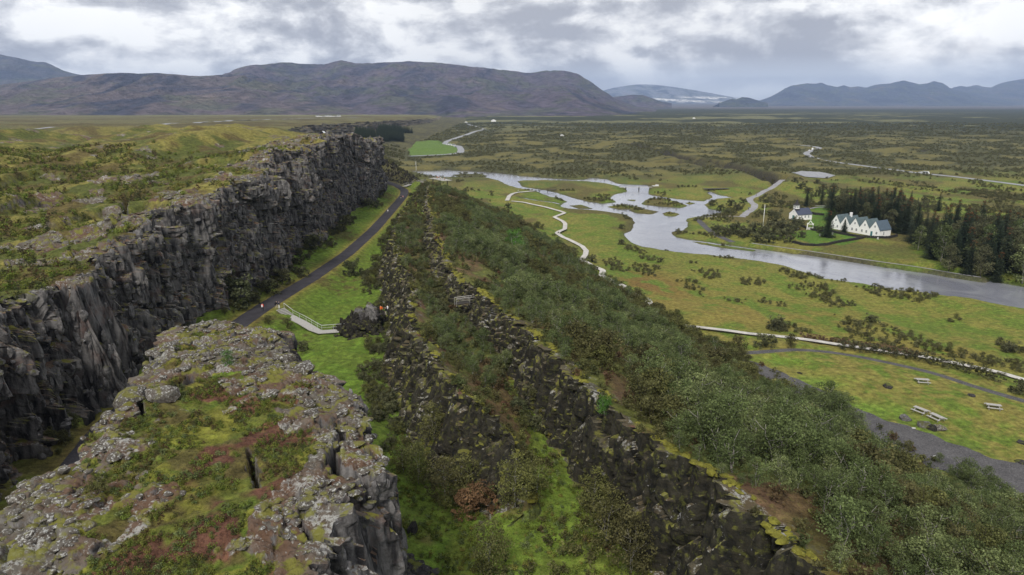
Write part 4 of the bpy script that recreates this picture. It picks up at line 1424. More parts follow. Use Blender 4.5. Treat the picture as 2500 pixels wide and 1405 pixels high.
def tree_meshes(seed, h, w, ncl, per, leaf, mat, bark, stems=3, lean=.25, base=.12, trunk_r=.06, clr=.17, dome=False):
    r = np.random.default_rng(seed)
    tb = MB(); cs = []; rs = []
    for s in range(stems):
        az = r.uniform(0, 6.283); k = r.uniform(.4, 1.0) * (lean if stems > 1 else .06)
        hh = h * r.uniform(.75, .98)
        pts = []
        for i in range(6):
            t = i / 5
            pts.append((math.cos(az) * k * h * t ** 1.3 + r.normal() * .03 * h * t, math.sin(az) * k * h * t ** 1.3 + r.normal() * .03 * h * t, -.3 + (hh + .3) * t * .95))
        tb.tube(pts, [trunk_r * (1 - .8 * i / 5) * (h / 4) for i in range(6)], 5)
        for j in range(4):
            t = r.uniform(.35, .9); i = int(t * 5); p = Vector(pts[i]).lerp(Vector(pts[min(i + 1, 5)]), t * 5 - i)
            a2 = r.uniform(0, 6.283); L = w * r.uniform(.35, .7)
            q = p + Vector((math.cos(a2) * L, math.sin(a2) * L, L * .7))
            tb.tube([p, p.lerp(q, .5) + Vector((0, 0, -.05)), q], [trunk_r * .4 * (h / 4), trunk_r * .25 * (h / 4), .012], 4, cap=False)
            cs.append(tuple(q)); rs.append(clr * h * r.uniform(.7, 1.2))
        for i in range(2, 6):
            cs.append(pts[i]); rs.append(clr * h * r.uniform(.6, 1.1))
    while len(cs) < ncl:
        t = r.uniform(base, 1.0)
        rad = w * (math.sin(min(1, (t - base) / (1 - base) * .92 + .10) * math.pi) ** .55) * r.uniform(.25, 1.0) ** .5
        if dome: t = r.uniform(.02, .92) ** 1.3; rad = w * math.sqrt(max(.02, 1 - t * t)) * r.uniform(.2, 1.0) ** .5
        a = r.uniform(0, 6.283)
        cs.append((math.cos(a) * rad, math.sin(a) * rad, h * t * .95)); rs.append(clr * h * r.uniform(.45, 1.05))
    cs = np.array(cs); 
    q = leaf_cloud(r, cs, np.array(rs), per, leaf)
    return tb.mesh('trunk', bark, True), cloud_mesh('crown', [q], mat)


def spruce_meshes(seed, h, w, mat=None, cones=False):
    r = np.random.default_rng(seed)
    tb = MB(); tb.tube([(0, 0, -.5), (0, 0, h * .5), (0, 0, h)], [.02 * h, .012 * h, .01], 6)
    Q = []; T = []
    nw_ = int(h * 2.3)
    top = []
    for i in range(nw_):
        t = i / nw_
        z = h * (.06 + .93 * t)
        L = w * (1 - t) ** .85 * r.uniform(.8, 1.15) + .15
        nb = int(9 + 5 * (1 - t))
        for j in range(nb):
            a = 6.283 * (j + r.uniform(-.35, .35)) / nb
            Lb = L * r.uniform(.6, 1.15)
            k = max(2, int(Lb / .5))
            d = np.array([math.cos(a), math.sin(a), 0]); e_ = np.array([-math.sin(a), math.cos(a), 0])
            for m_ in range(k):
                s = (m_ + .6) / k
                p = d * Lb * s + np.array([0, 0, z - .28 * Lb * s + .10 * Lb * s * s])
                wd = .62 * (1.15 - s) * r.uniform(.7, 1.3) + .16; ln = Lb / k * .75
                dr = np.array([0, 0, -.20 * r.uniform(.3, 1.4)])
                Q.append([p - d * ln * .5 , p - e_ * wd + dr, p + d * ln * .6 + dr * .5, p + e_ * wd + dr])
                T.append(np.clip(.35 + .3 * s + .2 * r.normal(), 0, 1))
    V = np.array(Q).reshape(-1, 3); Tn = np.repeat(np.array(T), 4)
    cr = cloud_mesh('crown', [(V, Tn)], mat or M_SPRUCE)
    cn = None
    if cones:
        cs = [(r.normal() * .25 * w * .4, r.normal() * .25 * w * .4, h * r.uniform(.80, .99)) for _ in range(16)]
        cn = cloud_mesh('cones', [leaf_cloud(r, cs, np.full(16, .35), 9, .22)], M_CONE)
    return tb.mesh('trunk', M_DBARK, True), cr, cn


def plant(name, parts, loc, rz, sc, label, cat, group=None, names=('trunk', 'crown', 'cones')):
    e = empty(name, loc, rz, label=label, cat=cat, group=group)
    e.scale = (sc, sc, sc) if not isinstance(sc, tuple) else sc
    for nm, me in zip(names, parts):
        if me is not None:
            o = bpy.data.objects.new(nm, me); COL.objects.link(o); o.parent = e
    return e


# kinds
BIRCH = [tree_meshes(100 + i, 4.0, 1.55, 54, 40, .145, M_BIRCH, M_BARK) for i in range(5)]
SCRUBT = [tree_meshes(120 + i, 2.8, 1.5, 42, 38, .15, M_BROWNLEAF, M_DBARK, base=.05) for i in range(4)]
DARKT = [tree_meshes(140 + i, 6.0, 1.9, 70, 40, .17, M_BROWNLEAF, M_BARK, stems=2, lean=.10, base=.14, trunk_r=.03, clr=.13) for i in range(3)]
BUSH = [tree_meshes(160 + i, 2.3, 1.75, 64, 34, .19, M_DARKLEAF, M_DBARK, stems=3, lean=.3, base=.04, clr=.17, dome=True) for i in range(3)]
GREENT = [tree_meshes(180 + i, 5.5, 1.9, 60, 34, .20, M_GREENLEAF, M_BARK, base=.08) for i in range(2)]
BIGT = [tree_meshes(190 + i, 11.0, 3.2, 80, 34, .36, M_DARKLEAF, M_DBARK, stems=3, lean=.12, base=.12, trunk_r=.05, clr=.12) for i in range(3)]
BIGG = [tree_meshes(195 + i, 11.0, 3.0, 80, 34, .36, M_BIRCH, M_BARK, stems=3, lean=.12, base=.12, trunk_r=.05, clr=.12) for i in range(2)]
REDB = tree_meshes(170, 2.4, 1.9, 70, 44, .15, M_REDLEAF, M_DBARK, stems=3, base=.04, clr=.16, dome=True)
SPRUCE = [spruce_meshes(200, 14, 3.3), spruce_meshes(201, 12, 3.0, cones=True), spruce_meshes(202, 15, 3.2, cones=True)]


def merged(meshes, mats, name):
    """trunk and crown meshes joined, for growth too dense to count"""
    bm_v = []; bm_f = []; tones = []; mi = []
    off = 0
    for k, me in enumerate(meshes):
        n = len(me.vertices); co = np.empty(n * 3, np.float32); me.vertices.foreach_get('co', co)
        bm_v.append(co.reshape(-1, 3))
        for p in me.polygons: bm_f.append(tuple(i + off for i in p.vertices)); mi.append(k)
        if 'tone' in me.attributes:
            t = np.empty(n, np.float32); me.attributes['tone'].data.foreach_get('value', t)
        else:
            t = np.full(n, .5, np.float32)
        tones.append(t); off += n
    me = bpy.data.meshes.new(name)
    me.from_pydata(np.vstack(bm_v).tolist(), [], bm_f)
    for m in mats: me.materials.append(m)
    me.polygons.foreach_set('material_index', np.array(mi, np.int32))
    set_flt(me, 'tone', np.concatenate(tones))
    return me


def proto_col(name, meshes):
    c = bpy.data.collections.new(name)
    for i, me in enumerate(meshes):
        o = bpy.data.objects.new('%s_%d' % (name, i), me)
        c.objects.link(o)
    return c


def scatter(name, P3, scale, rot, pick, pcol, label=None):
    me = bpy.data.meshes.new(name)
    n = len(P3)
    me.vertices.add(n); me.vertices.foreach_set('co', np.asarray(P3, np.float32).ravel())
    set_flt(me, 'scl', scale); set_flt(me, 'rz', rot)
    a = me.attributes.new('pick', 'INT', 'POINT'); a.data.foreach_set('value', np.asarray(pick, np.int32))
    o = link(name, me)
    ng = bpy.data.node_groups.new(name, 'GeometryNodeTree')
    ng.interface.new_socket('Geometry', in_out='INPUT', socket_type='NodeSocketGeometry')
    ng.interface.new_socket('Geometry', in_out='OUTPUT', socket_type='NodeSocketGeometry')
    gi = ng.nodes.new('NodeGroupInput'); go = ng.nodes.new('NodeGroupOutput')
    ci = ng.nodes.new('GeometryNodeCollectionInfo')
    ci.inputs['Collection'].default_value = pcol
    ci.inputs['Separate Children'].default_value = True
    ci.inputs['Reset Children'].default_value = True
    ip = ng.nodes.new('GeometryNodeInstanceOnPoints')
    ip.inputs['Pick Instance'].default_value = True
    def na(nm, tp):
        k = ng.nodes.new('GeometryNodeInputNamedAttribute'); k.data_type = tp; k.inputs[0].default_value = nm
        return k.outputs['Attribute']
    cx = ng.nodes.new('ShaderNodeCombineXYZ'); ng.links.new(na('rz', 'FLOAT'), cx.inputs[2])
    ng.links.new(gi.outputs[0], ip.inputs['Points'])
    ng.links.new(ci.outputs[0], ip.inputs['Instance'])
    ng.links.new(na('pick', 'INT'), ip.inputs['Instance Index'])
    ng.links.new(cx.outputs[0], ip.inputs['Rotation'])
    ng.links.new(na('scl', 'FLOAT'), ip.inputs['Scale'])
    ng.links.new(ip.outputs[0], go.inputs[0])
    md = o.modifiers.new('scatter', 'NODES'); md.node_group = ng
    o['kind'] = 'stuff'
    if label: o['label'] = label
    return o


def jitter(x0, x1, y0, y1, stp, r):
    gx = np.arange(x0, x1, stp); gy = np.arange(y0, y1, stp)
    X, Y = np.meshgrid(gx, gy)
    X = X + r.uniform(-.48, .48, X.shape) * stp; Y = Y + r.uniform(-.48, .48, X.shape) * stp
    return X.ravel(), Y.ravel()


def visible(x, y, z, pad=80, h=4):
    yc = y * CP + (CAMZ - z) * SP; u = 1250 + F * x / np.maximum(yc, 1); up = (z - CAMZ) * CP + y * SP
    v = 702 - F * up / np.maximum(yc, 1)
    return (u > -pad) & (u < 2500 + pad) & (v < 1405 + pad * 2) & (yc > 5), u, v


# ------------------------------------------------ birch slope
r1 = np.random.default_rng(41)
X, Y = jitter(-60, 100, 34, 380, 2.1, r1)
e = {}
Z = height(X, Y, True, e)
xk = e['xs']
onslope = ((X > xk[6] + .6) & (X < xk[7] + 3)) | ((X > xk[3] + .8) & (X < xk[5] - .5) & (Y > 78) & (Z > 21))
wd = (X - xk[6]) / (xk[7] - xk[6])
short = (X < xk[6] + 4)
dens = fbm(X / 9, Y / 14, 3, 601)
okk = onslope & (dens > .385 + .08 * np.exp(-np.abs(X - xk[6] - 1) / 2.5)) & (Y < 372)
# the pinkish bare plate beside the little wooden bridge and mossy openings lower down
bx, by = at(1135, 690, 25)
okk &= ~((((X - bx) / 7.5) ** 2 + ((Y - by) / 15) ** 2) < 1)
okk &= ~((Y < 95) & (wd < .16) & (wd > 0) & (dens < .44))
okk &= ~((wd > .9) & (dens < .45))
okk &= pl_dist(X, Y, PATH_G) > 6
okk &= ~(pl_dist(X, Y, BW1) < 3.0)
vis, U, VV = visible(X, Y, Z)
okk &= vis
sx, sy, sz, su, sv, sw = X[okk], Y[okk], Z[okk], U[okk], VV[okk], wd[okk]
sscl = np.where(short[okk], .62, 1.0) * r1.uniform(.5, 1.4, len(sx)) * np.interp(sy, [40, 110, 200, 350], [.98, .92, .84, .60]) * np.where(fbm(sx / 14, sy / 14, 3, 611) > .53, 1.15, .82)
brown = (fbm(sx / 12, sy / 18, 3, 605) + .10 * sstep(110, 220, sy) + .08 * sstep(.7, 1, sw) + r1.uniform(-.09, .09, len(sx))) > .59
dist = np.hypot(sx, sy)
order = np.argsort(dist / sscl)
N_IND = 290
ind = order[:N_IND]; rest = order[N_IND:]


def birch_label(i):
    u, v = su[i], sv[i]
    size = 'tall' if sscl[i] > 1.12 else ('low' if sscl[i] < .82 else 'medium')
    tone = 'brownish' if brown[i] else 'grey-green'
    wh = ('behind the mossy ridge crest' if sw[i] < .22 else 'by the gravel road' if sw[i] > .82 else 'low on the slope' if sw[i] > .62 else
          'half way down the slope' if sw[i] > .42 else 'high on the slope')
    for lim, k in ((1400, 'left of centre'), (1550, 'near the centre'), (1700, 'just right of centre'), (1850, 'right of centre'), (2000, 'below the gravel road bend'),
                   (2150, 'below the stone heap'), (2300, 'below the picnic tables'), (2420, 'near the right edge'), (9e9, 'at the right edge')):
        if u < lim: break
    return '%s %s birch %s, %s' % (size, tone, wh, k)


for i in ind:
    lst = SCRUBT if brown[i] else BIRCH
    m = lst[int(r1.integers(len(lst)))]
    s = float(sscl[i]) * (1.25 if brown[i] else 1.0)
    lb = birch_label(i)
    plant('birch_tree', m, (float(sx[i]), float(sy[i]), float(sz[i]) - .1), float(r1.uniform(0, 6.28)), s, lb, 'birch tree', 'birches of the wooded slope')
PC_SL = proto_col('slope_growth', [merged(m, [M_BARK, M_BIRCH], 'b') for m in BIRCH[:4]] + [merged(m, [M_DBARK, M_BROWNLEAF], 's') for m in SCRUBT])
pk = np.where(brown[rest], 4 + r1.integers(0, 4, len(rest)), r1.integers(0, 4, len(rest)))
scatter('birch_scrub', np.stack([sx, sy, sz - .1], 1)[rest], sscl[rest] * np.where(brown[rest], 1.2, 1.0), r1.uniform(0, 6.28, len(rest)), pk, PC_SL,
        'dense birch scrub covering the slope farther off')
# low undergrowth between the birches
X, Y = jitter(-60, 100, 34, 380, 1.7, r1)
e = {}; Z = height(X, Y, True, e); xk = e['xs']
ok2 = (((X > xk[6] + .3) & (X < xk[7] + 4)) | ((X > xk[3]) & (X < xk[5]))) & (fbm(X / 3, Y / 4, 3, 621) > .47) & (pl_dist(X, Y, PATH_G) > 3.2) & (Z > 3)
vis, _, _ = visible(X, Y, Z); ok2 &= vis
LOWB = [tree_meshes(210 + i, .9, .75, 12, 16, .17, M_HEATHER if i % 2 else M_BROWNLEAF, M_DBARK, stems=1, base=.02, clr=.3)[1] for i in range(4)]
PC_LOW = proto_col('undergrowth', LOWB)
k = ok2.sum()
scatter('undergrowth', np.stack([X, Y, Z - .05], 1)[ok2], r1.uniform(.6, 1.5, k), r1.uniform(0, 6.28, k), r1.integers(0, 4, k), PC_LOW)

# ------------------------------------------------ trees of the gorge, ridges and gullies, one by one
def put(kind, name, u, v, s, label, cat, group=None, zoff=-.15, xy=None):
    if xy is None: x, y, z = on_ground(u, v)
    else:
        x, y = xy; z = float(ground_z([xy])[0])
    lst = kind if isinstance(kind, list) else [kind]
    m = lst[(int(abs(u) * 7 + abs(v) * 3)) % len(lst)]
    return plant(name, m, (x, y, z + zoff), (u * 1.7) % 6.28, s, label, cat, group)


LIST = [
    (BUSH, 'shrub', 575, 742, 2.7, 'large dark shrub against the foot of the great rock wall', 'shrub'),
    (BUSH, 'shrub', 655, 718, 1.7, 'tall narrow dark shrub on the grass apron under the great wall', 'shrub'),
    (BUSH, 'shrub', 690, 690, 1.7, 'dark shrub close to the foot of the great wall above the path', 'shrub'),
    (BUSH, 'shrub', 735, 675, 1.3, 'small dark shrub between the great wall and the gravel path', 'shrub'),
    (BUSH, 'shrub', 765, 600, 2.0, 'dark shrub in a bay of the great rock wall', 'shrub'),
    (BUSH, 'shrub', 858, 672, 2.0, 'round dark shrub on the grass just right of the gravel path', 'shrub'),
    (BUSH, 'shrub', 895, 505, 1.8, 'dark shrub at the far foot of the great wall', 'shrub'),
    (BUSH, 'shrub', 925, 478, 1.5, 'dark shrub where the great wall ends', 'shrub'),
    (BUSH, 'shrub', 845, 548, 1.3, 'low dark shrub on the grass bank below the far wall', 'shrub'),
    (SCRUBT, 'shrub', 703, 803, .95, 'grey-green bush beside the footbridge ramp', 'bush'),
    (BUSH, 'shrub', 738, 858, 1.0, 'small dark bush on the green slope below the footbridge', 'bush'),
    (SCRUBT, 'shrub', 655, 790, .8, 'olive bush between the path and the top of the stairs', 'bush'),
    (REDB, 'shrub', 1160, 1252, 1.45, 'rounded reddish-brown bush on the green gorge floor', 'bush'),
    (DARKT, 'birch_tree', 1195, 1400, .95, 'slender dark birch standing in the green hollow at the bottom edge', 'birch tree'),
    (DARKT, 'birch_tree', 1088, 1230, 1.0, 'thin white-stemmed birch under the end of the middle ridge', 'birch tree'),
    (DARKT, 'birch_tree', 1135, 1225, 1.0, 'grey birch against the dark face of the middle ridge', 'birch tree'),
    (DARKT, 'birch_tree', 1258, 1235, 1.05, 'birch with two pale stems at the tip of the middle ridge', 'birch tree'),
    (DARKT, 'birch_tree', 1022, 1180, .9, 'leafy grey birch in the corner below the middle ridge', 'birch tree'),
    (DARKT, 'birch_tree', 1310, 1215, .8, 'small birch right of the middle ridge tip', 'birch tree'),
    (DARKT, 'birch_tree', 1060, 1080, .9, 'birch growing half way along the foot of the middle ridge', 'birch tree'),
    (DARKT, 'birch_tree', 985, 1150, .8, 'dark birch nearest the block edge on the gorge floor', 'birch tree'),
    (DARKT, 'birch_tree', 1480, 1330, 1.1, 'dark birch at the foot of the mossy lower ridge', 'birch tree'),
    (DARKT, 'birch_tree', 1540, 1400, 1.1, 'dark birch in the bottom shade of the mossy ridge', 'birch tree'),
    (DARKT, 'birch_tree', 1450, 1250, .9, 'small dark birch beside the mossy ridge wall', 'birch tree'),
    (BIRCH, 'birch_tree', 1180, 850, .9, 'pale birch in the dip between the two ridges', 'birch tree'),
    (BIRCH, 'birch_tree', 1235, 905, .9, 'birch in the narrow gully behind the middle ridge', 'birch tree'),
    (GREENT, 'green_tree', 1255, 612, 1.35, 'bright green broadleaf tree standing out on the wooded slope', 'tree'),
    (GREENT, 'green_tree', 1270, 628, 1.0, 'smaller green tree just below the bright green tree', 'tree'),
    (GREENT, 'green_tree', 1312, 672, .9, 'green tree in the scrub near the boardwalk corner', 'tree'),
    (GREENT, 'green_tree', 1475, 1010, .42, 'fresh green sapling near the gully of the lower ridge', 'tree'),
    (SCRUBT, 'shrub', 240, 1215, .45, 'small grey-green willow bush on the near rock block', 'bush'),
    (GREENT, 'shrub', 556, 890, .30, 'small bright green bush on the near rock block', 'bush'),
    (BUSH, 'shrub', 1898, 806, 1.55, 'round dark bush standing alone in the golden sedge', 'bush'),
    (BUSH, 'shrub', 1870, 848, 1.55, 'broad dark bush in front of the pale boardwalk', 'bush'),
    (SCRUBT, 'shrub', 1930, 846, 1.3, 'brown bush between the dark bush and the hedge', 'bush'),
    (SCRUBT, 'shrub', 2070, 790, .9, 'sparse bush in the meadow beyond the boardwalk', 'bush'),
    (BUSH, 'shrub', 2128, 790, 1.2, 'upright dark bush in the meadow near the river', 'bush'),
    (BUSH, 'shrub', 2465, 860, 1.2, 'dark bush at the right edge above the boardwalk', 'bush'),
    (BUSH, 'shrub', 2490, 960, 1.3, 'dark shrub cut by the right edge beside the path', 'bush'),
    (SCRUBT, 'shrub', 2215, 1100, .7, 'brown bush in the middle of the gravel road edge', 'bush'),
    (BUSH, 'shrub', 1517, 597, 1.1, 'round dark bush on the river bank', 'bush'),
    (BUSH, 'shrub', 1518, 558, 1.0, 'dark pointed bush on the green point by the river', 'bush'),
    (BUSH, 'shrub', 1240, 508, 1.3, 'dark bush at the bend of the boardwalk', 'bush'),
    (SCRUBT, 'shrub', 1199, 478, 1.4, 'lone bush on the meadow beside the far boardwalk', 'bush'),
    (BUSH, 'shrub', 1445, 640, 1.3, 'dark bush right of the boardwalk bend', 'bush'),
    (BUSH, 'shrub', 1395, 625, 1.4, 'dark bush left of the boardwalk bend', 'bush'),
    (BUSH, 'shrub', 1370, 640, 1.3, 'dark bush at the foot of the wooded slope by the boardwalk', 'bush'),
    (BUSH, 'shrub', 1612, 640, .9, 'small dark bush in the red bog by the river', 'bush'),
    (SCRUBT, 'shrub', 1545, 728, 1.0, 'low bush beside the lower end of the zigzag boardwalk', 'bush'),
]
for kd, nm, u, v, s, lb, ct in LIST:
    put(kd, nm, u, v, s, lb, ct)

# scrub along the foot of the ridges and of the great wall: dark growth in the shade
r2 = np.random.default_rng(43)
X, Y = jitter(-70, 25, 40, 360, 1.5, r2)
e = {}; Z = height(X, Y, True, e); xk = e['xs']
f1 = (X > xk[2] - 4.5) & (X < xk[2] + .6) & (Y > 62); f2_ = (X > xk[5] - 3.5) & (X < xk[5] + .8)
f3 = (X > xk[1] - .2) & (X < xk[1] + 4.0) & (Y > 45) & (fbm(Y / 16, Y * 0, 3, 640) > .45)
okf = (f1 | (f2_ & (Y > 75)) | f3) & (fbm(X / 3, Y / 6, 3, 641) > .50) & (pl_dist(X, Y, PATH_G) > 3.0) & ~e['inb']
vis, _, _ = visible(X, Y, Z); okf &= vis
PC_DK = proto_col('shade_growth', [merged(m, [M_DBARK, M_DARKLEAF], 'd') for m in BUSH] + [merged(m, [M_DBARK, M_BROWNLEAF], 'd') for m in SCRUBT[:2]])
k = okf.sum()
scatter('shade_scrub', np.stack([X, Y, Z - .1], 1)[okf], r2.uniform(.3, .85, k), r2.uniform(0, 6.28, k), r2.integers(0, 5, k), PC_DK)

# ------------------------------------------------ bushes of the plain
r3 = np.random.default_rng(47)
LB = [tree_meshes(230 + i, 1.7, 2.1, 30, 20, .40, M_PLAINLEAF, M_DBARK, stems=1, base=.03, clr=.26, dome=True)[1] for i in range(3)]
PC_PL = proto_col('plain_bushes', LB)


PC_VAL = proto_col('valley_bushes', [merged(m, [M_DBARK, M_PLAINLEAF], 'v') for m in BUSH] + [merged(m, [M_DBARK, M_BROWNLEAF], 'v') for m in SCRUBT[:2]])


def plain(name, x0, x1, y0, y1, stp, thr, smin, smax, seed, fn=None, pcol=None):
    X, Y = jitter(x0, x1, y0, y1, stp, r3)
    n = fbm(X / 40, Y / 55, 4, seed) * .55 + fbm(X / 10, Y / 14, 3, seed + 5) * .45
    ok = n > thr
    X, Y = X[ok], Y[ok]
    vis, _, _ = visible(X, Y, np.zeros(len(X)))
    X, Y = X[vis], Y[vis]
    e = {}; Z = height(X, Y, True, e)
    keep = e['m8'] & (e['sd'] > 2) & (e['eE'] > 4)
    for pts, w in ((BW1, 4), (BW2, 4), (BW0, 4), (ROAD_E, 6), (ROAD_N, 8), (PATH_V, 4.5), (PATH_W, 2.5), (LOOP, 3)):
        keep &= pl_dist(X, Y, pts) > w
    keep &= ~inside(X, Y, FIELD) & ~inside(X, Y, LAWN) & ~inside(X, Y, LOT)
    if fn is not None: keep &= fn(X, Y)
    X, Y, Z = X[keep], Y[keep], Z[keep]
    k = len(X)
    return scatter(name, np.stack([X, Y, Z - .1], 1), r3.uniform(smin, smax, k), r3.uniform(0, 6.28, k), r3.integers(0, 3 if pcol is None else 5, k), pcol or PC_PL)


def bogfn(X, Y):
    d = (X - 59) * .54 + (Y - 161) * .84
    cx, cy = at(1600, 560, 2)
    return (d > 4) & ~((X > -10) & (X < 60) & (Y > 290) & (Y < 420)) & ~((d < 40) & (fbm(X / 20, Y / 20, 3, 655) < .5))


plain('plain_bushes', -60, 330, 120, 480, 1.9, .590, .22, .62, 651, bogfn, PC_VAL)
plain('plain_bushes', -60, 420, 260, 620, 3.4, .570, .3, .8, 653, lambda X, Y: (Y > 420 - X * .2) & (river_sd(X, Y) > 14) & ~inside(X, Y, RIVER), PC_VAL)
plain('plain_bushes', -150, 900, 560, 1250, 5.6, 0, .45, 1.0, 657, lambda X, Y: thicket(X, Y) > .497)
plain('plain_bushes', -400, 1700, 1250, 2000, 13, 0, .9, 1.8, 659, lambda X, Y: thicket(X, Y) > .48)

# ------------------------------------------------ groves by the church and the farmhouse
r4 = np.random.default_rng(53)
def grove(poly, step, kinds, labels, group, smin, smax, cat='tree', zz=2.0):
    p = np.array(poly)
    X, Y = jitter(p[:, 0].min(), p[:, 0].max(), p[:, 1].min(), p[:, 1].max(), step, r4)
    m = inside(X, Y, poly)
    X, Y = X[m], Y[m]
    o = np.argsort(Y)
    X, Y = X[o], Y[o]
    Z = ground_z(np.stack([X, Y], 1))
    for i in range(len(X)):
        q = int(r4.integers(len(kinds)))
        nm, ms, tone, ct = kinds[q]
        m_ = ms[int(r4.integers(len(ms)))]
        s = float(r4.uniform(smin, smax))
        kind = 'spruce_tree' if nm == 'spruce' else 'broadleaf_tree'
        lb = labels(nm, tone, s, X[i], Y[i])
        plant(kind, m_, (float(X[i]), float(Y[i]), float(Z[i]) - .2), float(r4.uniform(0, 6.28)), s, lb, ct, group + ', ' + ' '.join(lb.split()[:2]) + ' ones')


KG = [('spruce', SPRUCE, 'dark', 'spruce'), ('spruce', SPRUCE, 'dark', 'spruce'), ('big', BIGT, 'brown-green', 'tree')]
KH = [('spruce', SPRUCE, 'dark', 'spruce'), ('spruce', SPRUCE, 'dark', 'spruce'), ('spruce', SPRUCE, 'dark', 'spruce'), ('big', BIGT, 'brown-green', 'tree'), ('big', BIGG, 'olive-green', 'tree'), ('big', BIGT, 'brown-green', 'tree')]
grove([(176, 300), (196, 330), (196, 352), (170, 356), (158, 338), (168, 322)], 4.3, KG,
      lambda n, t, s, x, y: '%s %s %s in the grove behind the farmhouse' % ('tall' if s > 1 else 'smaller', t, 'spruce' if n == 'spruce' else 'broadleaf tree'), 'trees behind the farmhouse', .95, 1.35)
grove([(168, 290), (160, 262), (154, 238), (168, 226), (186, 218), (225, 225), (235, 262), (222, 290), (190, 296)], 5.2, KH,
      lambda n, t, s, x, y: '%s %s %s in the right-bank wood, %s, %s' % ('tall' if s > 1.15 else 'middling' if s > .98 else 'small', t, 'spruce' if n == 'spruce' else 'broadleaf tree', 'water side' if x < 172 else 'second rank' if x < 190 else 'inner part' if x < 210 else 'back edge', 'right end' if y < 236 else 'middle' if y < 265 else 'end by the farmhouse'), 'trees of the wood on the right bank', .85, 1.35)
grove([(165, 372), (205, 372), (215, 352), (240, 372), (228, 408), (170, 404)], 9.5, KG,
      lambda n, t, s, x, y: '%s %s %s in the far grove beyond the farmhouse' % ('tall' if s > .8 else 'smaller', t, 'spruce' if n == 'spruce' else 'broadleaf tree'), 'trees beyond the farmhouse', .5, .85)
for lb, u, v, s, ms in (('big lone dark spruce between church and farmhouse', 2020, 578, .98, [SPRUCE[1]]),
                        ('small round dark spruce in front of the farmhouse gables', 2060, 569, .50, [SPRUCE[0]]),):
    x, y = at(u, v, 2.5)
    plant('spruce_tree', ms[0], (x, y, float(ground_z([(x, y)])[0]) - .1), .4, (1.35, 1.35, .98) if s > .6 else (.70, .70, .48), lb, 'spruce')
# dark scrub left of the church
r5 = np.random.default_rng(57)
for (u, v, s, w) in ((1770, 572, 2.0, 0), (1795, 566, 2.4, 0), (1820, 574, 2.2, 0), (1842, 566, 2.6, 0), (1868, 575, 2.4, 1), (1888, 570, 2.9, 0), (1890, 548, 3.0, 0), (1905, 580, 2.2, 0), (1925, 572, 2.4, 0),
                     (1940, 562, 2.3, 0), (1850, 587, 1.8, 1), (1878, 588, 1.8, 0), (1750, 560, 1.4, 0), (1928, 588, 1.5, 0), (1952, 555, 1.7, 0), (1958, 580, 1.2, 0), (2005, 572, 1.4, 0), (1990, 566, 1.0, 0),
                     (1785, 503, 1.7, 0), (1760, 508, 1.6, 0), (1800, 512, 1.5, 0), (1740, 498, 1.6, 0), (1815, 498, 1.3, 0), (1778, 518, 1.2, 0), (1905, 500, 1.1, 0), (1870, 497, 1.1, 0), (1888, 498, .9, 0),
                     (1955, 462, 1.9, 0), (1975, 470, 2.0, 0), (2000, 476, 2.2, 0), (2030, 480, 2.6, 0), (2060, 486, 2.4, 0), (1940, 452, 1.6, 0), (2010, 462, 1.9, 0), (1995, 452, 1.6, 0), (2035, 462, 2.0, 0)):
    x, y = at(u, v, 1.8)
    z = float(ground_z([(x, y)])[0])
    lb = '%s dark bush %s' % ({0: 'widest', 1: 'wide', 2: 'mid-sized', 3: 'small'}[0 if s > 2.4 else 1 if s > 2.05 else 2 if s > 1.45 else 3], ('at the left end of the thicket' if u < 1815 else 'behind the flagpole' if u < 1875 else 'between flagpole and church') + (', front row' if v > 573 else ', back row') if v > 535 and u < 1970 else 'between the lychgate and the lone spruce' if v > 535 else 'on the river islet beside the pale track' if u < 1830 else
                                 'beside the pale track north of the church' if u < 1910 else 'on the rocky rise beyond the church')
    plant('bush', BUSH[int(r5.integers(3))], (x, y, z - .1), float(r5.uniform(0, 6)), s * 1.02, lb, 'bush', 'bushes ' + lb.split('bush ')[1])

# far spruce plantation on the hillside north of the gorge
LC = [spruce_meshes(240 + i, 11, 2.6)[1] for i in range(2)]
X, Y = jitter(-235, -120, 780, 1250, 4.5, r5)
Z = height(X, Y, True)
vis, U, VV = visible(X, Y, Z)
okc = (((U > 868) & (U < 985) & (VV > 322 + (U - 868) * .1) & (VV < 346)) | ((U > 925) & (U < 1008) & (VV > 314) & (VV < 326))) & (r5.random(len(X)) > .1)
k = okc.sum()
scatter('spruce_plantation', np.stack([X, Y, Z - .2], 1)[okc], r5.uniform(.7, 1.15, k), r5.uniform(0, 6, k), r5.integers(0, 2, k), proto_col('plantation', LC), 'dark spruce plantation on the far hillside')

# grass, heather and moss cushions on the near rock block
TF = [tree_meshes(250 + i, .28, .26, 7, 12, .075, [M_TUFT, M_HEATHER, M_TUFT, M_BIRCH][i], M_DBARK, stems=1, base=.02, clr=.5)[1] for i in range(4)]
PC_T = proto_col('tufts', TF)
X, Y = jitter(-34, -6, 22, 70, .30, r5)
e = {}; Z = height(X, Y, True, e)
hn = fbm(X / 1.4, Y / 1.4, 3, 661)
okt = e['inb'] & (e['ex'] > .4) & (e['rock_b'] < .45) & (hn > .46)
k = okt.sum()
scatter('grass', np.stack([X, Y, Z - .02], 1)[okt], r5.uniform(.5, 1.25, k), r5.uniform(0, 6, k), np.where(fbm(X[okt] / 2.2, Y[okt] / 2.2, 3, 663) > .5, r5.integers(1, 3, k), r5.integers(0, 4, k)), PC_T)
print('slope', len(sx), 'under', int(ok2.sum()), 'tuft', int(k))

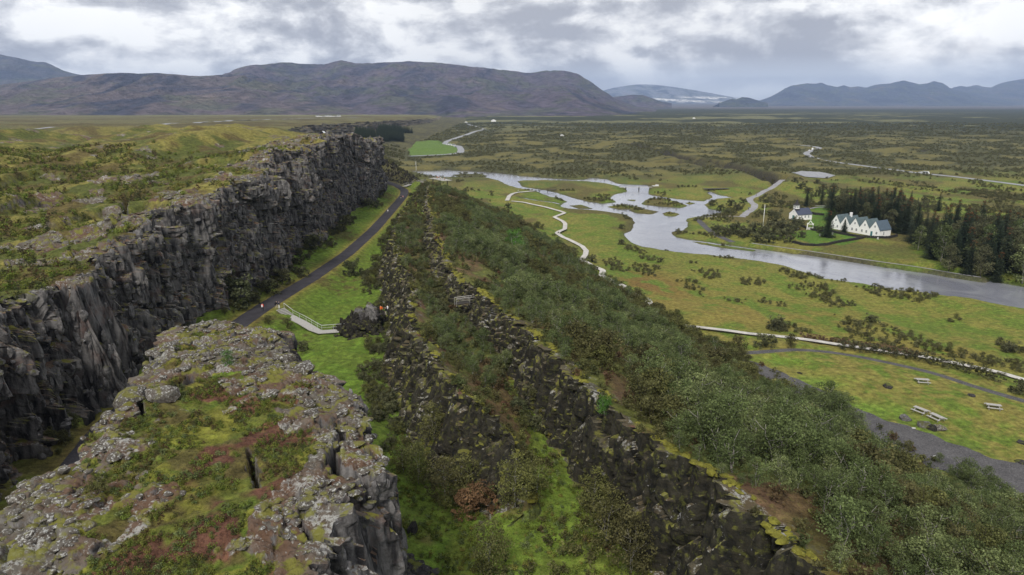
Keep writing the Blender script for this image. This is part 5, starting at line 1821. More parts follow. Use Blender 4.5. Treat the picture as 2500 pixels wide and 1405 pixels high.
# ================================================================== loose and standing rock
def rock_mesh(seed, sub=2, el=(1, 1, 1), planes=14):
    r = np.random.default_rng(seed)
    import bmesh
    bm = bmesh.new(); bmesh.ops.create_icosphere(bm, subdivisions=sub, radius=1.0)
    n = r.normal(size=(planes, 3)); n /= np.linalg.norm(n, axis=1)[:, None]
    d = r.uniform(.55, .95, planes)
    for v in bm.verts:
        p = np.array(v.co); p /= np.linalg.norm(p)
        k = n @ p
        rad = min([d[i] / k[i] for i in range(planes) if k[i] > .15] + [1.15])
        rad *= 1 + .05 * math.sin(p[0] * 9 + seed) * math.cos(p[2] * 8 + p[1] * 7)
        v.co = Vector((p[0] * rad * el[0], p[1] * rad * el[1], p[2] * rad * el[2]))
    me = bpy.data.meshes.new('rock'); bm.to_mesh(me); bm.free()
    return me


def rock_mat(name, dark, mid, lich, moss, lt=.55):
    m, nt, b = new_mat(name)
    geo = nd(nt, 'ShaderNodeNewGeometry'); pos = geo.outputs['Position']
    oi = nd(nt, 'ShaderNodeObjectInfo')
    sep = nd(nt, 'ShaderNodeSeparateXYZ'); nt.links.new(geo.outputs['Normal'], sep.inputs[0])
    n = noise_n(nt, pos, 2.2, 7, .65)
    c = mixc(nt, ramp(nt, n, [(.36, 0.), (.64, 1.)]), dark, mid)
    c = mixc(nt, math_n(nt, 'MULTIPLY', oi.outputs['Random'], .45), c, tuple(k * .35 for k in mid))
    up = ramp(nt, sep.outputs[2], [(-.1, .15), (.6, 1.)])
    l = ramp(nt, noise_n(nt, pos, 6.0, 7, .7), [(lt - .02, 0.), (lt + .03, 1.)])
    c = mixc(nt, math_n(nt, 'MULTIPLY', l, up), c, lich)
    mo = math_n(nt, 'MULTIPLY', ramp(nt, noise_n(nt, pos, .9, 4, .6), [(.50, 0.), (.58, .9)]), ramp(nt, sep.outputs[2], [(.3, 0.), (.7, 1.)]))
    c = mixc(nt, mo, c, moss)
    nt.links.new(c, b.inputs['Base Color'])
    b.inputs['Roughness'].default_value = .95; b.inputs['Specular IOR Level'].default_value = .15
    bp = nd(nt, 'ShaderNodeBump', i_Strength=.8, i_Distance=.10)
    nt.links.new(noise_n(nt, pos, 5, 5, .6), bp.inputs['Height']); nt.links.new(bp.outputs[0], b.inputs['Normal'])
    return m


M_WALLROCK = rock_mat('wall_rock', (.044, .042, .042), (.190, .180, .174), (.30, .30, .31), (.07, .07, .025), .60)
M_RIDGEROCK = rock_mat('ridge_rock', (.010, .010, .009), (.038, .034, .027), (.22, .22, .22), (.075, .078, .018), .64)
M_TOPROCK = rock_mat('top_rock', (.058, .046, .036), (.135, .125, .108), (.36, .36, .34), (.12, .115, .028), .555)
M_RUBBLE = rock_mat('rubble_rock', (.016, .015, .016), (.06, .055, .055), (.22, .22, .22), (.09, .10, .02), .64)


def cpy(me, mat):
    m = me.copy(); m.materials.append(mat); return m


COLR = [rock_mesh(300 + i, 2, (.75, .75, 1.7)) for i in range(5)]
LUMP = [rock_mesh(320 + i, 2, (1, .85, .62)) for i in range(5)]
SLABR = [rock_mesh(340 + i, 2, (1.1, .9, .32), 10) for i in range(4)]
PC_WALL = proto_col('wall_blocks', [cpy(m, M_WALLROCK) for m in COLR + LUMP[:2]])
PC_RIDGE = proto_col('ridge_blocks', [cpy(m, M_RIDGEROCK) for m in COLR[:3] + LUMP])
PC_TOP = proto_col('top_blocks', [cpy(m, M_TOPROCK) for m in LUMP + SLABR])

r6 = np.random.default_rng(61)


def pick_faces(key, dens, ymax, ymin=0, cond=None):
    """area-weighted random places on the rock faces"""
    out = []
    for S in SECT:
        V = S['V']; nc = S['nc']
        q = grid_quads(S['nr'], nc)
        w = S[key][q].min(1)
        ok = (w > .35) & (V[q[:, 0], 1] < ymax) & (V[q[:, 0], 1] > ymin)
        q = q[ok]
        if not len(q): continue
        a = V[q[:, 2]] - V[q[:, 0]]; b = V[q[:, 3]] - V[q[:, 1]]
        cr = np.cross(a, b); ar = np.linalg.norm(cr, axis=1) * .5
        p = np.clip(ar * dens, 0, .9)
        k = r6.random(len(q)) < p
        out.append(V[q[k]].mean(1))
    return np.vstack(out) if out else np.zeros((0, 3))


def rocks(name, P3, smin, smax, pcol, npk, grow=True):
    n = len(P3)
    vis, _, _ = visible(P3[:, 0], P3[:, 1], P3[:, 2]); P3 = P3[vis]; n = len(P3)
    g = np.interp(P3[:, 1], [40, 140, 320], [1, 1.25, 1.7]) if grow else 1
    return scatter(name, P3, r6.uniform(smin, smax, n) * g, r6.uniform(0, 6.28, n), r6.integers(0, npk, n), pcol)


rocks('cliff_blocks', pick_faces('wA', .16, 380), .22, .75, PC_WALL, 7)
rocks('cliff_blocks', pick_faces('wB', .22, 71), .12, .5, PC_WALL, 7)
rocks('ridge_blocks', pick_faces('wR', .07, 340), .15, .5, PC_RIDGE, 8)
# broken pavement on the near block
X, Y = jitter(-34, -6, 22, 70, .42, r6)
e = {}; Z = height(X, Y, True, e)
ok = e['inb'] & (e['ex'] > -.2) & (e['rock_b'] > .35) & (fbm(X / 1.1, Y / 1.1, 3, 671) > .50)
k = ok.sum()
scatter('broken_rock', np.stack([X, Y, Z - .04], 1)[ok], r6.uniform(.12, .46, k) * np.where(r6.random(k) > .9, 1.6, 1), r6.uniform(0, 6.28, k), r6.integers(0, 9, k), PC_TOP)
# plateau rim pavement
X, Y = jitter(-110, -45, 50, 330, 1.3, r6)
e = {}; Z = height(X, Y, True, e)
ok = (e['dl'] > .5) & (e['dl'] < 35) & (e['rk'] > .5) & (fbm(X / 2, Y / 2, 3, 672) > .52)
vis, _, _ = visible(X, Y, Z); ok &= vis; k = ok.sum()
scatter('broken_rock', np.stack([X, Y, Z - .06], 1)[ok], r6.uniform(.25, .9, k), r6.uniform(0, 6.28, k), r6.integers(0, 9, k), PC_TOP)
# rubble fan under the east side of the block
X, Y = jitter(-16, 3, 28, 62, .5, r6)
e = {}; Z = height(X, Y, True, e)
xr_ = e['br']
xr_ = xr_ + east_off(Y) - 1.9
fan = (X - xr_ > 1.2) & (X - xr_ < 4.2 + 2.6 * fbm(Y / 4, Y * 0, 3, 681) + np.interp(Y, [30, 46, 56, 62], [2.5, 3.0, .8, -2]))
ok = fan & (Z < 24); k = ok.sum()
scatter('rubble', np.stack([X, Y, Z + .05], 1)[ok], r6.uniform(.25, .95, k), r6.uniform(0, 6.28, k), r6.integers(0, 9, k), proto_col('rubble_blocks', [cpy(m, M_RUBBLE) for m in LUMP + SLABR]), 'dark rubble of broken rock under the near block')
# outcrop with pinnacles in the gorge
X, Y = jitter(-41, -21, 120, 151, .7, r6)
cx, cy = at(885, 775, 17); 
ok = (((X - cx) / 5.5) ** 2 + ((Y - cy) / 8.5) ** 2 < r6.uniform(.3, 1.2, len(X)))
Z = height(X, Y, True); k = ok.sum()
hgt = 2.0 * np.clip(1 - (((X - cx) / 5.5) ** 2 + ((Y - cy) / 8.5) ** 2), 0, 1)
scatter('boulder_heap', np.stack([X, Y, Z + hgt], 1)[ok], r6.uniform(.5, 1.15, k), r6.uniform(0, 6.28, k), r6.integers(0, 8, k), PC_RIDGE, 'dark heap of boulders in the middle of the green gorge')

# ================================================================== built things
M_WHITE = simple('white_paint', (.82, .82, .80), .6, .05, 2)
M_GLASS = simple('window_glass', (.10, .12, .14), .15, .2, 2, .6)
M_TEAL = simple('teal_door_paint', (.05, .16, .17), .6, .1, 3)
M_SLATE = simple('church_roof', (.055, .065, .10), .6, .2, 3)
M_CORR = None
def corr_mat():
    m, nt, b = new_mat('roof_corrugated')
    tc = nd(nt, 'ShaderNodeTexCoord')
    n = noise_n(nt, mapping(nt, tc.outputs['Object'], (1.2, .25, 1)), 2.0, 5, .65)
    c = mixc(nt, ramp(nt, n, [(.38, 0.), (.62, 1.)]), (.050, .082, .086), (.105, .140, .148))
    nt.links.new(c, b.inputs['Base Color'])
    b.inputs['Roughness'].default_value = .6
    w = nd(nt, 'ShaderNodeTexWave', i_Scale=2.2); nt.links.new(tc.outputs['Object'], w.inputs['Vector'])
    bp = nd(nt, 'ShaderNodeBump', i_Strength=.5, i_Distance=.04)
    nt.links.new(w.outputs['Fac'], bp.inputs['Height']); nt.links.new(bp.outputs[0], b.inputs['Normal'])
    return m
M_ROOF = corr_mat()
M_GREYROOF = simple('roof_grey', (.075, .105, .135), .6, .2, 2)
M_DARKSPIRE = simple('spire_shingle', (.045, .042, .042), .8, .25, 4)
M_STONE = simple('dark_stone', (.035, .033, .031), .95, .4, 2.5, .15, bump=.05)
M_GRAVE = simple('pale_stone', (.50, .50, .49), .8, .15, 3)
M_SKIN = simple('skin', (.55, .36, .27), .7, .05, 3)


def gable(mb, x0, x1, y0, y1, zw, zr, mi=0):
    xm = (x0 + x1) / 2
    v = [(x0, y0, 0), (x1, y0, 0), (x1, y0, zw), (xm, y0, zr), (x0, y0, zw), (x0, y1, 0), (x1, y1, 0), (x1, y1, zw), (xm, y1, zr), (x0, y1, zw)]
    return mb.add(v, [(0, 1, 2, 3, 4), (6, 5, 9, 8, 7), (5, 0, 4, 9), (1, 6, 7, 2), (0, 5, 6, 1)], mi)


def roof_slab(mb, x0, x1, y0, y1, zw, zr, o=.18, t=.10, oy=.2, mi=0, ox0=None, ox1=None):
    """two pitched slabs with thickness, ridge along y"""
    xm = (x0 + x1) / 2; k = (zr - zw) / (xm - x0)
    for s, xe, oo in ((1, x0, ox0 if ox0 is not None else o), (-1, x1, ox1 if ox1 is not None else o)):
        xo = xe - s * oo; zo = zw - oo * k
        v = [(xo, y0 - oy, zo + .02), (xm, y0 - oy, zr + .02), (xm, y1 + oy, zr + .02), (xo, y1 + oy, zo + .02)]
        v += [(a, b, c + t) for a, b, c in v]
        f = [(0, 1, 2, 3), (7, 6, 5, 4), (0, 4, 5, 1), (1, 5, 6, 2), (2, 6, 7, 3), (3, 7, 4, 0)]
        if s < 0: f = [tuple(reversed(q)) for q in f]
        mb.add(v, f, mi)
    return mb


def window(parent, x, z, w, h, y=-.02, horiz=True, off=(0, 0), name='window', pane=None):
    """frame on a wall facing -y (horiz) or +x"""
    def b(c, s):
        if horiz: return (c, s)
        return ((c[1] * -1 + 0, c[0], c[2]), (s[1], s[0], s[2]))
    fr = MB()
    T = .07
    for cx, cz, sx, sz in ((x - w / 2, z, T, h + T), (x + w / 2, z, T, h + T), (x, z + h / 2, w - T, T), (x, z - h / 2, w - T, T), (x, z, .05, h - T), (x, z + .12 * h, w - T, .04)):
        if horiz: fr.box((cx, y - .02, cz), (sx, .07, sz))
        else: fr.box((y + .02, cx, cz), (.07, sx, sz))
    f = fr.build(name, M_WHITE, parent)
    g = MB()
    if horiz: g.box((x, y - .005, z), (w - T - .01, .03, h - T - .01))
    else: g.box((y + .005, x, z), (.03, w - T - .01, h - T - .01))
    g.build('pane', pane or M_GLASS, f)
    return f


# ---- farmhouse of five gables
HO = (150.4, 318.6)
hz_ = float(ground_z([(158, 308)])[0])
house = empty('farmhouse', (HO[0], HO[1], hz_ - .1), math.atan2(-.88, .474), label='long white farmhouse with five steep gables and green-grey roofs', cat='house')
GW, GD, ZW, ZR = 4.93, 8.0, 3.15, 6.9
for i in range(5):
    x0 = i * GW
    m = MB(); gable(m, x0 + .01, x0 + GW - .01, 0, GD, ZW, ZR); wl = m.build('wall', M_WHITE, house)
    m = MB(); roof_slab(m, x0, x0 + GW, 0, GD, ZW, ZR, t=.12, ox0=(.2 if i == 0 else -.02), ox1=(.2 if i == 4 else -.02), oy=.12)
    m.build('roof', M_GREYROOF if i == 4 else M_ROOF, house)
    xm = x0 + GW / 2
    window(house, xm, 4.55, .75, 1.0)
    if i == 4:
        d = MB(); d.box((x0 + 1.15, -.04, 1.15), (.95, .08, 2.1)); dd = d.build('door', M_TEAL, house)
        h_ = MB(); h_.box((x0 + 1.5, -.11, 1.1), (.06, .06, .14)); h_.build('handle', M_STEEL, dd)
        window(house, x0 + 3.55, 1.75, .85, 1.15)
    else:
        window(house, x0 + 1.35, 1.75, .85, 1.15); window(house, x0 + 3.55, 1.75, .85, 1.15)
window(house, 3.0, 1.6, .8, 1.5, y=5 * GW, horiz=False)
c_ = MB(); c_.box((GW * 1.5, 3.4, ZR + .35), (.85, .85, 2.2)); c_.box((GW * 1.5, 3.4, ZR + 1.52), (1.0, 1.0, .16)); c_.build('chimney', M_WHITE, house)
pl_ = MB(); pl_.box((2.5 * GW, GD / 2, -.12), (5 * GW + .3, GD + .3, .5)); pl_.build('plinth', M_STONE, house)
# paved yard at the near end
yd = MB(); yd.box((5 * GW + 2.6, 3.6, -.02), (4.6, 10, .12)); y_ = yd.build('paved_yard', M_GRAVEL, None); y_.matrix_world = house.matrix_world.copy(); y_.location = house.location; y_['kind'] = 'structure'

# ---- church
ch = empty('church', (141.8, 346.9, float(ground_z([(145, 345)])[0]) - .1), math.atan2(-.937, .35), label='small white timber church with dark roof and little spire', cat='church')
CWd, CL = 6.2, 9.0
m = MB(); gable(m, 0, CWd, 0, CL, 2.9, 5.6); m.build('wall', M_WHITE, ch)
m = MB(); roof_slab(m, 0, CWd, 0, CL, 2.9, 5.6, o=.25, t=.12, oy=.15); m.build('roof', M_SLATE, ch)
m = MB(); m.box((CWd / 2, 1.35, 5.2), (2.5, 2.3, .7)); m.build('tower_base', M_DARKSPIRE, ch)
m = MB(); m.box((CWd / 2, 1.35, 6.45), (2.1, 2.0, 1.75)); tw = m.build('tower', M_WHITE, ch)
for dx in (-.5, .5):
    w_ = MB(); w_.box((CWd / 2 + dx, .335, 6.5), (.42, .06, .8)); w_.build('louvre', M_GLASS, tw)
    w_ = MB(); w_.box((CWd / 2 + 1.065, 1.35 + dx, 6.5), (.06, .42, .8)); w_.build('louvre', M_GLASS, tw)
sp = MB()
rings = [(1.25, 7.33), (1.28, 7.45), (.75, 8.0), (.45, 8.9), (.05, 10.4)]
vs = []; fs = []
for rr, zz in rings:
    for kx, ky in ((-1, -1), (1, -1), (1, 1), (-1, 1)): vs.append((CWd / 2 + kx * rr, 1.35 + ky * rr, zz))
for i in range(len(rings) - 1):
    for k in range(4): fs.append((i * 4 + k, i * 4 + (k + 1) % 4, (i + 1) * 4 + (k + 1) % 4, (i + 1) * 4 + k))
fs.append((3, 2, 1, 0)); sp.add(vs, fs)
spo = sp.build('spire', M_DARKSPIRE, ch)
sp = MB(); sp.tube([(CWd / 2, 1.35, 10.3), (CWd / 2, 1.35, 11.1)], .04, 5); sp.box((CWd / 2, 1.35, 10.85), (.5, .06, .06)); sp.build('weather_vane', M_DARKSPIRE, spo)
for yy in (2.4, 4.6, 6.8): window(ch, yy, 1.75, .8, 1.3, y=CWd, horiz=False)
window(ch, CWd / 2, 4.1, .5, .6)
d = MB(); d.box((CWd / 2, -.04, 1.15), (1.3, .08, 2.2)); d.build('door', M_TEAL, ch)

# ---- lychgate
lx, ly = at(1977, 561, 2.6)
lg = empty('lychgate', (lx, ly, float(ground_z([(lx, ly)])[0])), -.6, label='small white lychgate arch with pointed top by the churchyard', cat='gate')
for s in (-1, 1):
    p_ = MB(); p_.box((s * 1.25, 0, 1.5), (.32, .32, 3.0)); p_.box((s * 1.25, 0, 3.06), (.45, .45, .14)); p_.build('post', M_WHITE, lg)
p_ = MB(); p_.tube([(-1.25, 0, 2.6), (-.7, 0, 3.3), (0, 0, 4.3)], .14, 5); p_.tube([(1.25, 0, 2.6), (.7, 0, 3.3), (0, 0, 4.3)], .14, 5); p_.box((0, 0, 2.75), (2.3, .16, .2)); p_.tube([(0, 0, 4.2), (0, 0, 5.2)], .06, 5); p_.box((0, 0, 4.85), (.5, .08, .08))
p_.build('arch', M_WHITE, lg)
p_ = MB(); p_.box((0, .3, .6), (1.9, .08, 1.1)); p_.build('gate_leaf', M_GRAVE, lg)


# ---- dry stone walls
def stone_wall(pts, h, w, label, zz=2.5):
    P_ = resample(W(pts, zz), .8)
    z = ground_z(P_)
    r = np.random.default_rng(len(label))
    mb = MB()
    for i in range(len(P_) - 1):
        a = P_[i]; b = P_[i + 1]; ang = math.atan2(b[1] - a[1], b[0] - a[0]); L = np.linalg.norm(b - a)
        for lv in range(2):
            c = (a + b) / 2 + r.normal(size=2) * .05
            mb.box((c[0] - P_[0][0], c[1] - P_[0][1], z[i] - z[0] + h * (.25 + .5 * lv) + r.normal() * .03), (L * r.uniform(.8, .97), w * r.uniform(.8, 1.15) * (1 - .15 * lv), h * .52), ang + r.normal() * .06)
    e = empty('stone_wall', (P_[0][0], P_[0][1], float(z[0])), label=label, cat='wall')
    o = mb.build('stone', M_STONE, e); o['kind'] = 'stuff'
    return e


stone_wall([(1936, 585), (1960, 592), (1990, 596), (2020, 596.5), (2050, 592), (2085, 586), (2110, 581)], 1.0, .9, 'curved dark stone wall round the lower side of the churchyard')
stone_wall([(2026, 566), (2055, 572), (2085, 577), (2115, 580.5), (2140, 582), (2170, 581.5), (2190, 577)], 1.0, .8, 'dark stone wall running along the front of the farmhouse')
stone_wall([(1968, 520), (1990, 524), (2012, 526)], 1.2, 1.0, 'dark turf-topped stone wall behind the church lawn')
stone_wall([(1955, 552), (1970, 559), (1990, 564), (2010, 566)], .9, .7, 'short stone wall between church and lone spruce')
rg = np.random.default_rng(5)
gl = ['leftmost white gravestone under the lone spruce', 'tall white gravestone right of the lone spruce', 'small white gravestone among the spruce roots', 'pale low gravestone beside the churchyard wall',
      'white gravestone by the bush left of the lychgate', 'lone white marker stone on the grass below the farmhouse']
for (u, v, hh), lb in zip(((2002, 575, .9), (2032, 572, 1.1), (2014, 575, .7), (2021, 576, .6), (1948, 560, 1.0), (2143, 583.5, .9)), gl):
    x, y = at(u, v, 2.6); z = float(ground_z([(x, y)])[0])
    s = MB(); s.box((0, 0, hh / 2), (.6, .2, hh), taper=.85); s.box((0, 0, .06), (.9, .5, .14))
    o = s.build('gravestone', M_GRAVE); o.location = (x, y, z); o.rotation_euler = (0, 0, -.9 + rg.uniform(-.2, .2)); tag(o, label=lb, cat='gravestone', group='gravestones in the churchyard')

# ---- flagpoles
for u, v, hh, lb in ((1863, 549, 10.5, 'tall white flagpole among the dark bushes left of the church'), (1016, 417.5, 9.5, 'white flagpole at the far end of the shallow river')):
    x, y = at(u, v, 2.0); z = float(ground_z([(x, y)])[0])
    e = empty('flagpole', (x, y, z), label=lb, cat='flagpole')
    p_ = MB(); p_.tube([(0, 0, -.3), (0, 0, hh * .5), (0, 0, hh)], [.16, .13, .08], 8); p_.build('pole', M_WHITE, e, True)
    p_ = MB(); p_.tube([(0, 0, hh), (0, 0, hh + .25)], [.12, .02], 8); p_.build('finial', M_WHITE, e)
    p_ = MB(); p_.box((0, 0, .15), (.7, .7, .3)); p_.build('base', M_GRAVE, e)


# ---- picnic tables
def picnic(label, loc, rz, proto=[None]):
    if proto[0] is None:
        e = empty('picnic_table')
        for k in range(4):
            p_ = MB(); p_.box((0, -.315 + k * .21, .76), (2.3, .19, .05)); p_.build('tabletop_plank', M_WOOD, e)
        for s in (-1, 1):
            for k in range(2):
                p_ = MB(); p_.box((0, s * (.80 + k * .19), .46), (2.3, .17, .05)); p_.build('seat_plank', M_WOOD, e)
        for x in (-.8, .8):
            p_ = MB(); p_.tube([(x, -.85, 0), (x, -.25, .72)], .06, 4); p_.tube([(x, .85, 0), (x, .25, .72)], .06, 4)
            p_.box((x, 0, .40), (.08, 1.95, .1)); p_.box((x, 0, .70), (.08, .75, .08)); p_.build('leg_frame', M_WOOD, e)
        proto[0] = e
    else: e = copy_tree(proto[0])
    e.location = loc; e.rotation_euler = (0, 0, rz); e.scale = (1.05,) * 3
    tag(e, label=label, cat='picnic table', group='picnic tables on the lawn')
    return e


for (u, v), (ua, va), (ub, vb), lb in (
        ((2251, 935), (2236, 934), (2268, 936), 'farthest grey picnic table beside the upper path'),
        ((2247, 1007), (2232, 999), (2266, 1012), 'grey picnic table left of its neighbour beside the stone heap'),
        ((2286, 1025), (2268, 1015), (2303, 1031), 'grey picnic table standing closest to the stone heap'),
        ((2424, 998), (2407, 996), (2441, 1000), 'grey picnic table standing alone at the right of the lawn')):
    x, y, z = on_ground(u, v)
    a = at(ua, va, z); b = at(ub, vb, z)
    picnic(lb, (x, y, z), math.atan2(b[1] - a[1], b[0] - a[0]))


# ---- single boulders
def boulder(u, v, s, label, mat, m=None, el=(1, 1, 1), xyz=None, grp=None):
    x, y, z = xyz or on_ground(u, v)
    me = cpy(m or LUMP[int(u) % 5], mat)
    o = link('boulder', me); o.location = (x, y, z + .12 * s); o.rotation_euler = (.1, .05, (u * .37) % 6.28); o.scale = (s * el[0], s * el[1], s * el[2])
    return tag(o, label=label, cat='boulder', group=grp)


boulder(2168, 946, 1.25, 'black rounded boulder on the left half of the picnic lawn', M_RUBBLE)
boulder(2372, 967, .8, 'small dark rock near the upper path on the picnic lawn', M_RUBBLE)
boulder(2206, 1023, 1.2, 'grey split boulder at the lawn edge left of the stone heap', M_WALLROCK)
boulder(2258, 1040, 1.5, 'left dark boulder of the stone heap below the picnic tables', M_WALLROCK)
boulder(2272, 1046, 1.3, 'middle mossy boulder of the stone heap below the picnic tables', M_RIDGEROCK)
boulder(2290, 1047, 1.3, 'flat pale slab at the right of the stone heap', M_TOPROCK, SLABR[0])
boulder(2495, 1082, .9, 'dark rock cut by the right edge of the lawn', M_RUBBLE)
boulder(2492, 1130, .9, 'dark rock beside the gravel road at the right edge', M_RUBBLE)
boulder(2286, 1117, .5, 'small pale flat stone lying on the gravel road', M_GRAVE, SLABR[1])
boulder(2230, 1046, .4, 'tiny pale stone where lawn meets the gravel road', M_GRAVE, SLABR[2])
boulder(1952, 912, .6, 'small mossy stone at the near corner of the lawn', M_RIDGEROCK)
boulder(2040, 960, .5, 'low flat stone in the bright grass of the lawn', M_TOPROCK, SLABR[3])
bz = lambda x, y: float(ground_z([(x, y)])[0])
for (u, v), z, s, lb in (((140, 1105), 38.0, 1.7, 'squat grey boulder standing alone on the left rim of the near block'),
                      ((420, 940), 38.5, 1.5, 'rounded grey boulder wedged in the notch of the near block rim'),
                      ((318, 985), 38.3, 1.6, 'moss-capped boulder at the left tip of the near block rim'),
                      ((395, 985), 38.3, 1.5, 'reddish boulder beside the notch on the left rim'),
                      ((745, 905), 38.0, 1.1, 'mossy boulder on the right shoulder of the near block'),
                      ((700, 885), 38.0, .9, 'small angular boulder at the back right corner of the near block')):
    x, y = at(u, v, z)
    boulder(u, v, s, lb, M_TOPROCK, None, (1, 1, .95), (x, y, bz(x, y) + .2))
x, y, z = on_ground(1025, 1290)
boulder(1005, 1300, 1.1, 'dark angular boulder lying in the grass below the near block', M_RUBBLE, COLR[1], (1.2, .8, .8))
cx2, cy2 = at(905, 745, 20)
for dx, dy, s, lb in ((0, 0, 2.6, 'tallest dark rock pinnacle of the outcrop in the gorge'), (-2.6, .8, 2.0, 'smaller reddish rock pinnacle left of the tallest one')):
    boulder(905 + dx, 745, s, lb, M_WALLROCK, COLR[2], (1, .8, 1.0), (cx2 + dx, cy2 + dy, bz(cx2 + dx, cy2 + dy) + 1.9))


# ---- footbridge, stairs and railing in the gorge
def walkway(name, pts3, w, label, cat, rail_side=None, rail_h=1.05, deckmat=None, railmat=None, post_every=2.0, both=False):
    P_ = [Vector(p) for p in pts3]
    e = empty(name, tuple(P_[0]), label=label, cat=cat)
    L = [(p - P_[0]) for p in P_]
    def side(i):
        a = L[max(0, i - 1)]; b = L[min(len(L) - 1, i + 1)]; d = (b - a); d.z = 0; d.normalize(); return Vector((-d.y, d.x, 0))
    v = []; f = []
    for i, p in enumerate(L):
        n = side(i) * (w / 2)
        for s, dz in ((-1, -.12), (-1, 0), (1, 0), (1, -.12)): v.append(tuple(p + n * s + Vector((0, 0, dz))))
    for i in range(len(L) - 1):
        for k in range(4):
            f.append((i * 4 + k, i * 4 + (k + 1) % 4, (i + 1) * 4 + (k + 1) % 4, (i + 1) * 4 + k))
    f.append((3, 2, 1, 0)); q = (len(L) - 1) * 4; f.append((q, q + 1, q + 2, q + 3))
    mb = MB(); mb.add(v, f); mb.build('deck', deckmat or M_WOOD, e)
    sides = (-1, 1) if both else ((rail_side,) if rail_side else ())
    for s in sides:
        R_ = [L[i] + side(i) * s * (w / 2 - .05) for i in range(len(L))]
        mb = MB(); mb.tube([p + Vector((0, 0, rail_h)) for p in R_], .055, 6); hr = mb.build('handrail', railmat or M_STEEL, e, True)
        mb = MB(); mb.tube([p + Vector((0, 0, rail_h * .5)) for p in R_], .025, 4); mb.build('mid_rail', railmat or M_STEEL, hr)
        for i in range(len(R_) - 1):
            n = max(1, int((R_[i + 1] - R_[i]).length / post_every))
            for k in range(n + (1 if i == len(R_) - 2 else 0)):
                p = R_[i].lerp(R_[i + 1], k / n)
                mb = MB(); mb.tube([p + Vector((0, 0, -.5)), p + Vector((0, 0, rail_h))], .035, 5); mb.build('post', railmat or M_STEEL, e)
    return e


def P3(u, v, z, dz=0.0):
    x, y = at(u, v, z); return (x, y, z + dz)


walkway('footbridge', [P3(706, 771, 16.2), P3(738, 787, 15.7), P3(765, 803, 15.3), P3(782, 810, 15.2), P3(842, 806, 15.2)], 2.0, 'grey footbridge ramp with pale handrail below the gravel path', 'footbridge', 1, post_every=1.9)
st = empty('staircase', P3(686, 757, 17.0), label='short flight of wooden steps from the gravel path down to the footbridge', cat='staircase')
a = Vector(P3(684, 754, 17.2)); b = Vector(P3(706, 771, 16.2)); dd_ = b - a; ang = math.atan2(dd_.y, dd_.x)
for k in range(6):
    p = a.lerp(b, (k + .5) / 6) - Vector(st.location)
    mb = MB(); mb.box((p.x, p.y, p.z), (.42, 2.1, .12), ang); mb.build('step', M_WOOD, st)
R0 = a + Vector((-math.sin(ang), math.cos(ang), 0)) * 1.0; R1 = b + Vector((-math.sin(ang), math.cos(ang), 0)) * 1.0
mb = MB(); mb.tube([R0 - Vector(st.location) + Vector((0, 0, 1.05)), R1 - Vector(st.location) + Vector((0, 0, 1.05))], .055, 6); mb.tube([R0 - Vector(st.location), R0 - Vector(st.location) + Vector((0, 0, 1.05))], .04, 5); mb.build('handrail', M_STEEL, st)
walkway('footbridge', [P3(844, 803, 15.4), P3(868, 786, 16.6), P3(905, 766, 18.0), P3(930, 768, 18.4)], 1.6, 'dark metal steps climbing from the footbridge over the boulder heap', 'stairway', None, 1.05, M_DARKW, M_DARKW, 1.6, both=True)
walkway('footbridge', [P3(u, v, 24.6) for u, v in ((1112, 741), (1145, 737), (1175, 735), (1192, 731), (1207, 723))], 1.1, 'narrow wooden footbridge with rails hidden in scrub on the upper slope', 'footbridge', None, 1.0, M_DARKW, M_WOOD, 2.0, both=True)
walkway('footbridge', [P3(987, 455, 13.6), P3(1005, 449, 14.2), P3(1025, 444.5, 14.6), P3(1040, 443.5, 14.8)], 2.4, 'railed wooden bridge linking the gravel path with the viewing deck', 'footbridge', None, 1.1, M_WOOD, M_WOOD, 3.0, both=True)

# ---- viewing deck on the hill above the river
dkz = 9.5
dk = [P3(1057, 434.5, dkz), P3(1075, 437, dkz), P3(1092, 441, dkz)]
deck = walkway('viewing_deck', dk, 7.0, 'viewing deck crowded with visitors above the shallow river', 'viewing deck', None, 1.1, M_WOOD, M_WOOD, 3.5, both=True)
mb = MB(); p0 = Vector(dk[0])
for p in dk:
    for s in (-2.5, 2.5): mb.tube([(Vector(p) - p0) + Vector((0, s, -7)), (Vector(p) - p0) + Vector((0, s, -.1))], .18, 5)
mb.build('support', M_DARKW, deck)['kind'] = 'stuff'

# ---- river footbridges
for nm, A_, B_, z, w, lb in (('a', (1306, 464.5), (1358, 462), 1.4, 2.2, 'dark footbridge over the narrow river arm at the end of the boardwalk'),
                           ('b', (1512, 457), (1592, 456.5), 1.9, 2.4, 'long low footbridge over the wide river pool'),
                           ('c', (1718, 461), (1778, 460), 1.6, 4.5, 'low wooden jetty at the head of the small creek')):
    a = P3(A_[0], A_[1], z); b = P3(B_[0], B_[1], z)
    n_ = 5; pp = [tuple(Vector(a).lerp(Vector(b), i / n_)) for i in range(n_ + 1)]
    e = walkway('footbridge', pp, w, lb, 'footbridge', None, 1.1, M_DARKW if nm != 'b' else M_WOOD, M_DARKW, 4.0, both=(nm != 'c'))
    for i in range(1, n_, 1 if nm == 'c' else 2):
        q = Vector(pp[i]) - Vector(pp[0]); mb = MB(); mb.box((q.x, q.y, q.z - 1.2), (.5, w * .8, 2.3)); mb.build('pier', M_DARKW, e)
ax, ay = at(1600, 453, 1.2)
p_ = MB(); p_.box((0, 0, .1), (5, 3, .3)); p_.box((1.5, 1.5, .5), (2.5, .3, .8)); o = p_.build('jetty', M_GRAVE); o.location = (ax, ay, bz(ax, ay)); tag(o, label='pale landing stage at the right end of the long river bridge', cat='jetty')

